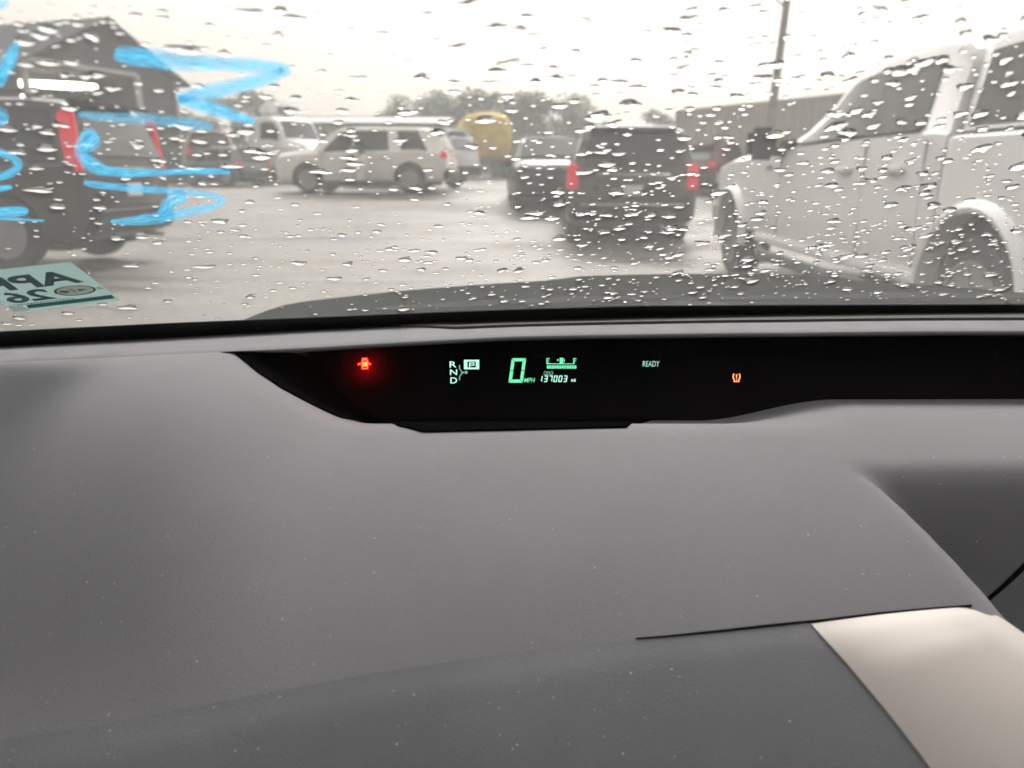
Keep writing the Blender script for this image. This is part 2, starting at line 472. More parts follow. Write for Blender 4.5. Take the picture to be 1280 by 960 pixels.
    if detail:
        boxo('chrome_strip', M['chrome'], t, (-2.37 * kx, 0, 1.02 * kz), (.04, 1.05 * ky, .035), .01)
        boxo('licence_plate', M['plate'], t, (-2.40 * kx, 0, .80 * kz), (.02, .32, .16), .004)
        boxo('bumper_strip', M['chrome'], t, (-2.425 * kx, 0, .60 * kz), (.02, 1.5 * ky, .03), .008)
        bm = bmesh.new(); tube(bm, [(-2.2 * kx, -.45 * ky, .3 * kz), (-2.45 * kx, -.45 * ky, .29 * kz)], .03, 8); obj('exhaust', bm, M['steel'], t)
    boxo('underside', M['chassis'], t, (0, 0, .25 * kz), (3.9 * kx, 1.4 * ky, .14), .02)
    if open_door:
        sgn = 1
        bm = bmesh.new()
        P = []
        for j in range(6):
            z = lerp(.40, 1.0, j / 5)
            row = [Vector((-.03 * math.sin(j * .6), 0, z * kz)) + Vector((0, i * .14, 0)) for i in range(6)]
            P.append(row)
        slab(bm, P, Vector((-.17, 0, 0)))
        d = obj('door', bm, M[paint], t); d.location = (-.12 * kx, W - .02, 0)
        d['label'] = 'open rear door swung outwards'
        pane('door_window', d, [(-.06, .04, 1.0 * kz), (-.06, .68, 1.0 * kz), (-.04, .52, 1.36 * kz), (-.04, .04, 1.40 * kz)], M['glass'])
    return t

def place(px, Y, base=0.):
    x = X_at(px, Y, ground_z(0, Y))
    return (x, Y, ground_z(x, Y) + base)

# ---- the white pickup on the right: side plane at X = TX, nose pointing away
TX = 2.50
def pickup():
    W = 1.0
    t = thing('pickup_truck', 'white pickup truck with camper shell parked close by on the right', 'pickup truck', (TX + W, 4.28, 0), math.pi / 2)
    # local x forward = world +Y, local y left = world -X; rear axle at x = 0
    st = [(.44, .50, .985, 1.375, .87, 1.85), (.50, .48, .99, 1.385, .875, 1.905), (.8, .48, 1.0, 1.39, .875, 1.935), (1.5, .48, 1.0, 1.39, .865, 1.94), (2.0, .48, 1.0, 1.385, .85, 1.90), (2.4, .48, 1.0, 1.375, .82, 1.75),
          (2.95, .48, 1.0, 1.37, .82, 1.53), (3.4, .48, .995, 1.34, .85, 1.40), (4.0, .50, .99, 1.30, .87, 1.36), (5.0, .54, .975, 1.27, .85, 1.32), (5.6, .56, .94, 1.21, .80, 1.25), (5.9, .62, .86, 1.08, .72, 1.12)]
    B = Body(st)
    cab = obj('cab', B.mesh(), M['white'], t)
    FA = 4.80; R = .41
    cut_arches(cab, (FA, -.02), R * 1.24, W, .4)
    # cargo bed with its arch, and the shell on top
    bs = [(-1.9, .56, .90, 1.2, .80, 1.22), (-1.85, .52, .97, 1.32, .88, 1.34), (-1.2, .50, .995, 1.345, .90, 1.36), (.3, .50, 1.0, 1.35, .90, 1.365), (.36, .50, 1.0, 1.35, .90, 1.365), (.415, .5, .985, 1.345, .9, 1.36)]
    Bb = Body(bs); bed = obj('cargo_bed', Bb.mesh(), M['white'], t); cut_arches(bed, (FA, -.02), R * 1.24, W, .4)
    ts = [(-1.86, 1.37, .90, 1.39, .74, 1.55), (-1.7, 1.37, .95, 1.385, .80, 1.80), (-1.2, 1.37, .955, 1.385, .84, 1.89), (.2, 1.37, .955, 1.385, .85, 1.905), (.33, 1.37, .95, 1.385, .85, 1.89), (.39, 1.37, .94, 1.385, .84, 1.86)]
    Bt = Body(ts); shell = obj('camper_shell', Bt.mesh(), M['white'], t)
    for sgn in (-1, 1):
        w = side_window(Bt, shell, -1.62, .31, -1.5, .27, sgn, tb=.03, tt=.92)
        side_window(B, t, 1.443, 3.16, 1.443, 2.20, sgn, tb=.03, tt=.94)
        side_window(B, t, .72, 1.437, .70, 1.437, sgn, tb=.03, tt=.94)
        for ax in (FA, -.02): wheel(t, ax, sgn * (W - .16), R, .28, sgn, 6)
        # flares: half rings proud of the sides
        for ax in (FA, -.02):
            bm = bmesh.new(); r0, r1 = R * 1.21, R * 1.40
            prof = []
            for k in range(25):
                a = lerp(-.10, math.pi + .10, k / 24); ca, sa = math.cos(a), math.sin(a)
                row = []
                for (r, yy) in ((r0, W - .10), (r0, W + .035), (lerp(r0, r1, .35), W + .045), (lerp(r0, r1, .8), W + .02), (r1, W - .03)):
                    row.append(Vector((ax + r * ca, sgn * yy, R * 1.08 + r * sa)))
                prof.append(row)
            grid_mesh(bm, prof)
            obj('wheel_flare', bm, M['white'], t)
        m = boxo('mirror', M['blackpl'], t, (3.18, sgn * (W + .20), 1.40), (.16, .26, .29), .05)
        boxo('mirror_arm', M['blackpl'], m, (3.2, sgn * (W + .05), 1.33), (.12, .2, .08), .02)
        boxo('mirror_patch', M['blackpl'], t, (3.12, sgn * (W - .025), 1.385), (.40, .05, .10), .02)
        for x in (1.75, .95): boxo('door_handle', M['white'], t, (x, sgn * (W + .022), 1.165), (.24, .05, .055), .016)
        boxo('emblem', M['steel'], t, (3.55, sgn * (W - .002), 1.19), (.16, .012, .045), .004)
        for x in (3.2, 1.44, .62): seam(t, B, x, sgn, .56, 1.34, .004, 'silver')
        boxo('belt_trim', M['blackpl'], t, (1.95, sgn * (.975), 1.39), (2.4, .022, .02), .004, rot=Matrix.Rotation(.006, 3, 'Y'))
        bm = bmesh.new(); tube(bm, [(.75, sgn * (W - .02), .40), (.9, sgn * (W + .02), .36), (3.5, sgn * (W + .02), .36), (3.65, sgn * (W - .02), .42)], .055, 8)
        obj('running_board', bm, M['blackpl'], t)
        boxo('rocker_panel', M['white'], t, (2.25, sgn * (W - .05), .51), (3.4, .10, .10), .03)
        boxo('tail_lamp', M['redlamp'], t, (-1.86, sgn * .86, 1.05), (.12, .16, .4), .03)
        boxo('headlamp', M['whitelamp'], t, (5.72, sgn * .74, 1.08), (.28, .36, .2), .04)
        boxo('mud_guard', M['chassis'], t, (FA - .56, sgn * .82, .36), (.03, .26, .34), .008)
    pane('windscreen', t, [(3.32, -.78, 1.44), (3.32, .78, 1.44), (2.20, .72, 1.86), (2.20, -.72, 1.86)], M['glass'], bulge=.05)
    boxo('front_bumper', M['chrome'], t, (5.88, 0, .66), (.2, 1.82, .26), .05)
    boxo('grille', M['blackpl'], t, (5.88, 0, .95), (.1, 1.2, .26), .03)
    boxo('rear_bumper', M['chrome'], t, (-1.98, 0, .62), (.2, 1.8, .2), .04)
    bm = bmesh.new()
    box(bm, 2.0, 0, .46, 6.6, .9, .16); box(bm, FA, 0, .40, .14, 1.7, .14); box(bm, -.02, 0, .40, .16, 1.7, .16)
    obj('chassis_frame', bm, M['chassis'], t, smooth=False)
    return t
pickup()

# ---- other vehicles
p = place(796, 12.35)
suv('sport_utility_vehicle', 'dark maroon grey SUV seen from behind beside the white pickup, red tail lamps', 'SUV', 'maroongrey', (p[0], 12.35 + 2.4, 0.02), math.pi / 2 - .045, (1.02, 1.08, 1.07), rear='box', lamps='tall')
p = place(690, 17.0)
suv('compact_sport_utility_vehicle', 'black compact SUV facing the camera, half hidden by the maroon grey SUV', 'SUV', 'black', (p[0], 19.0, ground_z(0, 18)), -math.pi / 2 + .05, (.9, .98, .92), rear='slope', lamps='low')
p = place(462, 22.8)
suv('sport_utility_vehicle', 'beige SUV parked side on, facing left, with a rear door open', 'SUV', 'beige', (p[0], 22.8, ground_z(p[0], 22.8)), math.pi - .10, (1.02, 1, 1.02), rear='slope', lamps='low', open_door=True)
p = place(508, 27.5)
suv('sport_utility_vehicle', 'silver SUV parked just behind the beige SUV', 'SUV', 'silver', (p[0], 27.5, ground_z(p[0], 27.5)), math.pi - .5, (1.05, 1, 1.12), rear='slope', lamps='low', detail=False)
p = place(40, 9.6)
suv('large_sport_utility_vehicle', 'black cherry SUV with tall red tail lamp at the left edge', 'SUV', 'blackred', (-7.22, 10.15, .03), math.pi - .08, (1.05, 1.06, 1.14), rear='box', lamps='pillar')
p = place(240, 34.0)
suv('parked_hatchback', 'dark red car parked by the right corner of the dark barn', 'car', 'darkred', (p[0], 36.5, ground_z(p[0], 36)), math.pi / 2 + .35, (.95, 1.1, 1.25), rear='slope', lamps='low', detail=False)
p = place(284, 30.0)
suv('parked_hatchback', 'grey car parked between the dark red car and the white truck cab', 'car', 'grey', (p[0], 30.0, ground_z(p[0], 30)), math.pi * .86, (.62, .95, .80), rear='slope', lamps='low', detail=False)
p = place(915, 22.0)
suv('parked_hatchback', 'red car almost hidden between the maroon SUV and the tan container', 'car', 'darkred', (p[0] + .75, 22.2, ground_z(p[0], 22)), .35, (.9, .98, .74), rear='slope', lamps='low', detail=False)

# ---- white lorry cab
def lorry():
    p = place(362, 34)
    t = thing('lorry', 'tall white lorry cab with roof box behind the beige SUV', 'truck', p, -.55)
    st = [(-1.1, .7, 1.05, 1.5, .95, 2.5), (-1.0, .6, 1.12, 1.55, 1.0, 2.6), (.2, .6, 1.14, 1.55, 1.0, 2.62), (.6, .6, 1.14, 1.5, .98, 2.5), (.95, .6, 1.12, 1.45, .96, 1.75), (1.9, .62, 1.02, 1.35, .85, 1.55), (2.3, .66, .94, 1.15, .8, 1.3)]
    B = Body(st); o = obj('cab', B.mesh(), M['white'], t); cut_arches(o, (1.55,), .56, 1.14, .4)
    for sgn in (-1, 1):
        side_window(B, t, -.35, .72, -.35, .50, sgn, tb=.2, tt=.9)
        for ax in (1.55, -2.1, -3.2): wheel(t, ax, sgn * .95, .48, .3, sgn, 5)
        boxo('mirror', M['blackpl'], t, (.9, sgn * 1.35, 1.9), (.12, .18, .5), .03)
        bm = bmesh.new(); tube(bm, [(-1.3, sgn * .8, .9), (-1.3, sgn * .8, 3.0)], .07, 10); obj('exhaust_stack', bm, M['steel'], t)
        boxo('fuel_tank', M['steel'], t, (-.6, sgn * .95, .62), (1.1, .5, .5), .1)
        boxo('headlamp', M['whitelamp'], t, (2.2, sgn * .72, 1.0), (.2, .3, .25), .05)
    pane('windscreen', t, [(.98, -.92, 1.72), (.98, .92, 1.72), (.63, .84, 2.45), (.63, -.84, 2.45)], M['glass'], bulge=.05)
    boxo('roof_box', M['white'], t, (-.45, 0, 2.95), (1.0, 1.4, .62), .15, taper=.8)
    boxo('roof_vent', M['grey'], t, (.06, 0, 2.9), (.06, .8, .26), .02)
    boxo('grille', M['steel'], t, (2.3, 0, 1.0), (.08, .9, .55), .02)
    boxo('front_bumper', M['chrome'], t, (2.3, 0, .6), (.2, 2.0, .28), .04)
    boxo('chassis_frame', M['chassis'], t, (-1.6, 0, .75), (4.4, .9, .25), .02)
lorry()

# ---- yellow tank truck
def tank_truck():
    p = place(604, 42)
    t = thing('tank_truck', 'yellow truck with rounded tank seen from behind below the trees', 'truck', p, math.pi / 2 + .12)
    bm = bmesh.new(); n = 28; prof = [(-2.75, .25), (-2.7, .7), (-2.55, 1.0), (-2.3, 1.16), (-1.5, 1.2), (2.0, 1.2), (2.3, 1.0), (2.4, .4)]
    se = lambda c_: math.copysign(abs(c_) ** .62, c_)
    rings = [[bm.verts.new((x, r * 1.08 * se(math.cos(2 * math.pi * k / n)), 1.95 + r * .98 * se(math.sin(2 * math.pi * k / n)))) for k in range(n)] for x, r in prof]
    for A, B in zip(rings, rings[1:]):
        for k in range(n): bm.faces.new([A[k], A[(k + 1) % n], B[(k + 1) % n], B[k]])
    bm.faces.new(rings[0]); bm.faces.new(rings[-1][::-1])
    tank = obj('tank', bm, M['yellow'], t)
    boxo('manhole', M['steel'], tank, (-.3, 0, 3.1), (.6, .6, .16), .05)
    boxo('walkway', M['yellow'], tank, (-.3, 0, 3.2), (3.6, .5, .04), .01)
    boxo('cab', M['yellow'], t, (3.6, 0, 1.75), (1.7, 2.2, 2.0), .2, taper=.9)
    boxo('chassis_frame', M['chassis'], t, (.4, 0, .85), (6.6, .9, .3), .02)
    boxo('rear_bumper', M['chassis'], t, (-2.9, 0, .78), (.14, 2.2, .3), .03)
    for sgn in (-1, 1):
        for ax in (-2.0, -.9, 3.4): wheel(t, ax, sgn * .95, .5, .4, sgn, 5)
        boxo('tail_lamp', M['redlamp'], t, (-2.98, sgn * .9, .85), (.05, .22, .14), .02)
        boxo('mud_flap', M['blackpl'], t, (-2.6, sgn * .95, .5), (.03, .5, .5), .01)
        boxo('side_locker', M['yellow'], t, (.9, sgn * 1.0, 1.0), (1.6, .35, .5), .04)
    for y in (.55, .95):
        bm = bmesh.new(); tube(bm, [(-2.85, y, .9), (-2.85, y, 2.7), (-2.3, y, 3.18)], .03, 6); obj('ladder_rail', bm, M['yellow'], t)
    for k in range(6):
        bm = bmesh.new(); tube(bm, [(-2.85, .55, 1.1 + .28 * k), (-2.85, .95, 1.1 + .28 * k)], .02, 6); obj('ladder_rung', bm, M['yellow'], t)
tank_truck()

# ---- tan container
def container():
    A = at(846, 140, 23.4); Bp = at(1010, 124, 19.3)
    z0 = ground_z(4, 21); ztop = 2.85
    a = Vector((A.x, A.y, 0)); b = Vector((Bp.x, Bp.y, 0)); d = (b - a).normalized(); nrm = Vector((d.y, -d.x, 0))
    L = 9.0
    t = thing('shipping_container', 'tan corrugated steel container behind the white pickup', 'container', (a.x, a.y, z0), math.atan2(d.y, d.x))
    H = ztop - z0
    bm = bmesh.new(); P = []; xs = []; x = .12
    prof = [(0, 0), (.07, .0), (.11, .036), (.18, .036), (.22, 0)]
    while x < L - .3:
        for dx, dy in prof[:-1]: xs.append((x + dx, dy))
        x += .28
    xs.append((L - .12, 0))
    P = [[Vector((x_, -dy, z)) for x_, dy in xs] for z in (.16, H - .1)]
    slab(bm, P, Vector((0, .03, 0)))
    obj('corrugated_side', bm, M['tanwall'], t, smooth=False)
    for x_ in (0.06, L - .06): boxo('corner_post', M['tanwall'], t, (x_, .02, H / 2), (.14, .14, H), .01)
    boxo('top_rail', M['tanwall'], t, (L / 2, .02, H - .05), (L - .28, .1, .1), .008)
    boxo('bottom_rail', M['tanwall'], t, (L / 2, .02, .08), (L - .28, .1, .16), .008)
    boxo('roof', M['tanwall'], t, (L / 2, 1.22, H - .04), (L - .05, 2.36, .06), .01)
    boxo('end_wall', M['tanwall'], t, (0.05, 1.25, H / 2), (.08, 2.3, H - .05), .01)
    boxo('end_wall', M['tanwall'], t, (L - .05, 1.25, H / 2), (.08, 2.3, H - .05), .01)
    boxo('rear_side', M['tanwall'], t, (L / 2, 2.4, H / 2), (L - .2, .06, H - .05), .01)
container()

# ---- utility pole
pb = at(958, 190, 18.0); ptop = at(992, -60, 18.0)
pt = thing('utility_pole', 'thin leaning utility pole rising above the tan container', 'utility pole', (pb.x, 18.0, ground_z(5, 18)))
dx = (ptop.x - pb.x) / (ptop.z - pb.z); H = 8.0; z0 = pb.z - pt.location.z
bm = bmesh.new(); tube(bm, [(-dx * z0, 0, -.02), (dx * (H * .5 - z0), 0, H * .5), (dx * (H - z0), 0, H)], [.10, .08, .062], 12)
obj('post', bm, M['wood'], pt)
boxo('crossarm', M['wood'], pt, (dx * (H - .5 - z0), -.12, H - .5), (1.8, .1, .12), .01)
for k in (-.75, -.35, .35, .75):
    bm = bmesh.new(); tube(bm, [(dx * (H - .5 - z0) + k, -.12, H - .44), (dx * (H - .5 - z0) + k, -.12, H - .28)], [.05, .03], 8); obj('insulator', bm, M['steel'], pt)
q = at(984, 5, 18.0)
bm = bmesh.new(); tube(bm, [(q.x - pb.x, 0, q.z - pt.location.z - .1), (q.x - pb.x - .28, 0, q.z - pt.location.z + .12)], .022, 6); obj('bracket', bm, M['steel'], pt)

# ---- barn on the left
def barn():
    YA = 30.0
    ap = at(122, 22, YA)
    z0 = ground_z(-12, 30)
    rz = rad(72)                      # ridge runs off to the left, the open gable end faces the lot
    t = thing('barn', 'dark grey metal barn with open front and tube lights inside', 'barn', (ap.x, ap.y, z0), rz)
    cx_, sx_ = math.cos(rz), math.sin(rz)
    a, b = .5, 9.
    for _ in range(40):
        h = (a + b) / 2; X, Y = ap.x + cx_ * h, ap.y + sx_ * h
        if X / (Y * CT) * FPX + 640 < 238: a = h
        else: b = h
    hwo = a; hw = hwo - .45
    Ha = ap.z - z0; He = at(238, 108, ap.y + sx_ * hwo).z - z0
    slope = (Ha - He) / hwo; He = Ha - slope * hw; Lb = 16.0
    for sgn in (-1, 1):
        pts = []
        for j in range(41):
            yy = lerp(-.5, Lb, j / 41)
            for dd, hh in ((0, 0), (.05, .035), (.10, 0)): pts.append((yy + dd, hh))
        P = [[Vector((sgn * u * hwo, yy, Ha - slope * u * hwo + hh)) for yy, hh in pts] for u in (.002, 1.0)]
        bm = bmesh.new(); slab(bm, P, Vector((0, 0, -.06)))
        obj('roof', bm, M['barnroof'], t, smooth=False)
    Ho = 4.05                          # head of the opening
    def wall(name, pts, y0, th, m):
        bm = bmesh.new(); f = bm.faces.new([bm.verts.new((x, y0, z)) for x, z in pts]); r = bmesh.ops.extrude_face_region(bm, geom=[f])
        for q in r['geom']:
            if isinstance(q, bmesh.types.BMVert): q.co.y += th
        obj(name, bm, m, t, smooth=False)
    wall('gable_wall', [(-hw, Ho), (hw, Ho), (hw, He - .08), (0, Ha - .12), (-hw, He - .08)], 0, .08, M['barn'])
    wall('gable_wall', [(hw - 1.9, 0), (hw, 0), (hw, Ho - .01), (hw - 1.9, Ho - .01)], 0, .08, M['barn'])
    for x in (-hw + .1, hw - 2.0, hw + .02): boxo('post', M['steel'], t, (x, -.05, Ho / 2), (.2, .14, Ho), .01)
    boxo('side_wall', M['barn'], t, (hw - .05, Lb / 2 + .1, He / 2), (.08, Lb - .3, He - .1), 0)
    boxo('side_wall', M['barn'], t, (-hw + .05, Lb / 2 + .1, He / 2), (.08, Lb - .3, He - .1), 0)
    boxo('back_wall', M['barnin'], t, (0, 7.0, He / 2), (2 * hw - .3, .08, He - .2), 0)
    boxo('ceiling', M['barnin'], t, (0, 3.6, He - .12), (2 * hw - .3, 6.6, .05), 0)
    boxo('header_beam', M['steel'], t, (-.95, -.05, Ho - .02), (2 * hw - 2.1, .12, .16), .01)
    return t
barn()
def lamp_tube(pa, pb_, Y, label, w=.10):
    A = at(*pa, Y); Bq = at(*pb_, Y + .6)
    t = thing('fluorescent_light', label, 'light', A, 0, 'tube lights in the barn')
    bm = bmesh.new(); tube(bm, [Vector((0, 0, 0)), Bq - A], w * .5, 8); obj('tube', bm, M['tube'], t)
    bm = bmesh.new(); tube(bm, [Vector((-.05, .05, w * .9)), Bq - A + Vector((.05, .05, w * .9))], w * .55, 4); obj('housing', bm, M['steel'], t)
lamp_tube((20, 104), (103, 108), 29.6, 'long lit tube light under the dark barn roof', .24)
lamp_tube((107, 108), (119, 109), 30.6, 'short lit tube light just right of the long one in the barn', .2)
lamp_tube((-30, 120), (38, 121), 28.6, 'lower lit tube light at the left edge above the black cherry SUV', .14)

# ---- pale low building behind the beige SUV
A = at(384, 150, 50); Bq = at(520, 152, 52)
t = thing('warehouse', 'long low pale metal warehouse in front of the far trees', 'building', ((A.x + Bq.x) / 2, 52, ground_z(0, 52)), .05)
Lw = 10.5; Hw = A.z - ground_z(0, 52)
bm = bmesh.new(); xs = [(k * .25 - Lw / 2, .03 * (k % 2)) for k in range(int(Lw / .25) + 1)]
slab(bm, [[Vector((x, -3 - d, z)) for x, d in xs] for z in (0, Hw - .25)], Vector((0, .06, 0))); obj('wall', bm, M['paleblock'], t, smooth=False)
boxo('wall', M['paleblock'], t, (-Lw / 2 + .05, 0, Hw / 2 - .1), (.08, 5.8, Hw - .3), 0); boxo('wall', M['paleblock'], t, (Lw / 2 - .05, 0, Hw / 2 - .1), (.08, 5.8, Hw - .3), 0)
boxo('roof', M['grey'], t, (0, -1.6, Hw + .02), (Lw + .5, 3.6, .08), .01, rot=Matrix.Rotation(.16, 3, 'X')); boxo('roof', M['grey'], t, (0, 1.7, Hw + .02), (Lw + .5, 3.6, .08), .01, rot=Matrix.Rotation(-.16, 3, 'X'))
boxo('door', M['grey'], t, (2.4, -3.07, 1.0), (1.6, .05, 2.0), .01)

# ---- trees
def tree_meshes(seed, R, H):
    r = random.Random(seed)
    bm = bmesh.new()
    tube(bm, [(0, 0, -.1), (.08, .02, H * .22), (-.05, .05, H * .5), (.1, 0, H * .8)], [.22, .17, .11, .03], 8)
    blobs = []
    for k in range(16):
        a = r.uniform(0, 6.28); rr = R * math.sqrt(r.random()) * .75; zz = lerp(.28, .92, r.random()) * H
        rr *= 1.15 - .75 * abs(zz / H - .5) ** 1.4
        blobs.append((Vector((rr * math.cos(a), rr * math.sin(a), zz)), R * r.uniform(.24, .46)))
    for c, s in blobs[:9]:
        tube(bm, [(0, 0, max(.2 * H, c.z - H * .3)), c * .5 + Vector((0, 0, c.z * .48 - .05 * H)), c], [.08, .05, .015], 5)
    tr = bpy.data.meshes.new('trunk'); bm.to_mesh(tr); bm.free(); tr.materials.append(M['bark'])
    V, F = [], []
    for c, s in blobs:
        for k in range(210):
            d = Vector((r.gauss(0, 1), r.gauss(0, 1), r.gauss(0, 1))).normalized() * s * (r.random() ** .45)
            d.z *= .8
            pc = c + d; a = Vector((r.gauss(0, 1), r.gauss(0, 1), r.gauss(0, .6))).normalized(); b = a.orthogonal().normalized()
            L_ = r.uniform(.10, .24)
            i = len(V)
            V += [pc + a * L_, pc + b * L_ * .55, pc - a * L_, pc - b * L_ * .55]; F.append((i, i + 1, i + 2, i + 3))
    cr = bpy.data.meshes.new('crown'); cr.from_pydata([tuple(v) for v in V], [], F); cr.update()
    cr.materials.append(M['leaf'] if seed % 2 else M['leaf2'])
    return tr, cr
TM = [tree_meshes(s, 2.9, 6.6) for s in (11, 12, 13, 14, 15)]
spots = [(300, 62, 1.0, 'left of the white lorry cab, above the grey car'), (392, 74, .72, 'over the left end of the warehouse'), (428, 70, .78, 'over the middle of the warehouse'),
         (462, 72, .74, 'over the roof of the silver SUV, left side'), (496, 66, .88, 'over the right end of the warehouse'), (530, 62, 1.0, 'left of the yellow tank truck, the broad one'),
         (560, 68, 1.12, 'just left of the yellow tank'), (596, 64, 1.08, 'right behind the yellow tank'), (634, 66, 1.02, 'just right of the yellow tank'),
         (664, 60, 1.0, 'above the left half of the black compact SUV'), (696, 64, 1.0, 'above the right half of the black compact SUV'), (728, 68, .92, 'just left of the maroon grey SUV roof'),
         (764, 74, .75, 'peeping over the left of the maroon SUV roof'), (818, 70, .86, 'peeping over the right of the maroon SUV roof'), (236, 70, .9, 'between the barn and the tree by the lorry')]
for i, (px, Y, s, where) in enumerate(spots):
    x = X_at(px, Y, 1.5)
    t = thing('tree', 'leafy hazy tree ' + where, 'tree', (x, Y, ground_z(x, Y)), i * 1.3, 'trees along the back of the lot')
    t.scale = (s * 1.12, s * 1.12, s * .92)
    tr, cr = TM[i % 5]
    for nm, me in (('trunk', tr), ('crown', cr)):
        o = bpy.data.objects.new(nm, me); C.objects.link(o); o.parent = t
bm = bmesh.new()
rr = random.Random(3); V, F = [], []
for k in range(15000):
    x = rr.uniform(-26, 12); y = 78 + rr.uniform(-2, 2); z = .6 + rr.random() ** 1.1 * (2.2 + 2.6 * sstep(-17, -11, x) * sstep(11, 6, x) + .7 * math.sin(x * .7) + .5 * math.sin(x * 1.9))
    a = Vector((rr.gauss(0, 1), rr.gauss(0, 1), rr.gauss(0, .6))).normalized() * rr.uniform(.12, .3); b = a.orthogonal().normalized() * .14
    i = len(V); c = Vector((x, y, z)); V += [tuple(c + a), tuple(c + b), tuple(c - a), tuple(c - b)]; F.append((i, i + 1, i + 2, i + 3))
bm.free(); me = bpy.data.meshes.new('undergrowth'); me.from_pydata(V, [], F)
u = obj('undergrowth', me, M['leaf2']); u['kind'] = 'stuff'; tag(u, 'dense undergrowth below the far trees', 'undergrowth')

# ------------------------------------------------------------------ the car the picture is taken from
own = thing('car', 'grey dashboard, windshield and hood of the car the camera sits in', 'car')
CX = .37                                          # centre line of the car
M['dash'] = mat('grey_soft_plastic', (.166, .163, .172), .85, spec=.15, noise=.07, nscale=5, bump=.10, bscale=900)
M['dashlow'] = mat('grey_soft_plastic_lower', (.140, .140, .147), .85, spec=.15, noise=.10, nscale=6, bump=.10, bscale=900)
M['trim'] = mat('satin_beige_trim', (.47, .425, .395), .5, spec=.4, noise=.02, nscale=10)
M['meter'] = mat('black_meter_lens', (.006, .005, .005), .6, spec=.0)
M['shelf'] = mat('black_shelf_and_shade', (.0025, .0025, .0027), .8, spec=0)
M['gap'] = mat('dark_gap', (.008, .008, .008), .9, spec=0)
M['rubber'] = mat('black_ceramic_band', (.045, .045, .045), .7, spec=.2, noise=.1)
M['groove'] = mat('defroster_groove', (.075, .075, .07), .8, spec=.1)
M['hood'] = mat('wet_dark_grey_hood', (.008, .009, .009), .85, spec=.0, noise=.2, nscale=5)
M['headliner'] = mat('headliner', (.20, .195, .185), .9)
M['interior'] = mat('interior_plastic', (.16, .155, .15), .8)

def YB(X): return .985 - .165 * (X - CX) ** 2
def curve_from_px(pts, yoff):
    out = []
    for px, py in pts:
        X = 0.
        for _ in range(30):
            Y = YB(X) + yoff; X = at(px, py, Y).x
        out.append((X, at(px, py, Y).z))
    a = np.array(out)
    return lambda x: float(np.interp(x, a[:, 0], a[:, 1]))
zB = curve_from_px([(-260, 452), (-100, 439), (0, 433), (200, 422), (400, 411), (640, 402), (960, 394), (1280, 391), (1400, 391), (1700, 396)], 0)
EOFF = -.135
zE = curve_from_px([(-260, 470), (-100, 459), (0, 453), (150, 446), (290, 439), (400, 433), (520, 426), (640, 420), (800, 417), (1000, 415), (1280, 413), (1400, 413), (1700, 418)], EOFF)
YE = lambda X: YB(X) + EOFF
TIP = at(290, 440, .80).x

FP = np.array([(.20, .50), (.26, .60), (.34, .70), (.42, .776), (.52, .845), (.62, .888), (.71, .911), (.78, .917), (.86, .917), (1.2, .90)])
_c = np.polyfit(FP[:, 0], FP[:, 1], 5)
def front(X, Y, scoop=True):
    z = float(np.polyval(_c, min(Y, .80)))
    # left shoulder climbs to the hood edge at the tip of the recess
    s = sstep(TIP + .155, TIP - .005, X) * sstep(.44, YE(X) - .005, Y)
    z = lerp(z, zE(X) - .002 * sstep(TIP - .01, TIP + .02, X), s)
    z -= .020 * sstep(.73, .86, Y) * sstep(.21, .37, X)
    z -= .040 * sstep(.70, .83, Y) * (1 - s) * sstep(.37, .21, X)      # the floor dips in front of the meter lens
    if scoop:
        # hollow at the right: falls away in front of a curved edge
        d1 = (X - lerp(.290, .350, (SC_Y - Y) / .16))
        d2 = SC_Y + .02 * (X - .3) - Y
        d = min(d1 * .9, d2)
        if d > 0:
            z -= 1.7 * d * sstep(0, .06, d)
    return z
SC_Y = .655
def hit_front(px, py, scoop=False, lift=0.):
    d = ray(px, py); o = Vector((0, 0, CAMH)); a, b = .15, 1.0
    for _ in range(50):
        m_ = (a + b) / 2; p_ = o + d * (m_ / d.y)
        if p_.z > front(p_.x, p_.y, scoop) + lift: a = m_
        else: b = m_
    return o + d * (a / d.y)

def dash_profile(X):
    g = sstep(TIP - .004, TIP + .07, X)                    # how far the hood overhangs
    yb, ye, ze = YB(X), YE(X), zE(X)
    P = [(yb + .03, zB(X) - .004), (yb, zB(X))]
    for k in range(1, 9):
        t = k / 9; P.append((lerp(yb, ye, t), lerp(zB(X), ze, t) + .004 * math.sin(math.pi * t)))
    r = .003 * g + .00005
    P += [(ye, ze), (ye - r * .7, ze - r * .35), (ye - r * .8, ze - r * 1.0), (ye - r * .2, ze - r * 1.7)]
    for k in range(1, 5): P.append((ye + g * .13 * k / 4, ze - r * 1.8 - g * .012 * k / 4))
    yw = ye + g * .13; zf = front(X, yw)
    zt = P[-1][1]
    for k in range(1, 5): P.append((yw + .004 * g, lerp(zt, min(zf, zt), k / 4)))
    n = 74
    ys = [lerp(yw, ye - .02, k / 8) for k in range(9)] + [lerp(ye - .02, .20, k / n) for k in range(1, n + 1)]
    for y in ys: P.append((y, min(front(X, y), ze - r * 1.8 - g * .013 if y > ye - .004 else 9)))
    return P
Xs = [lerp(-.80, 1.50, k / 230) for k in range(231)]
bm = bmesh.new()
grid_mesh(bm, [[Vector((X, y, z)) for y, z in dash_profile(X)] for X in Xs])
dash = obj('dashboard', bm, M['dash'], own, angle=70)

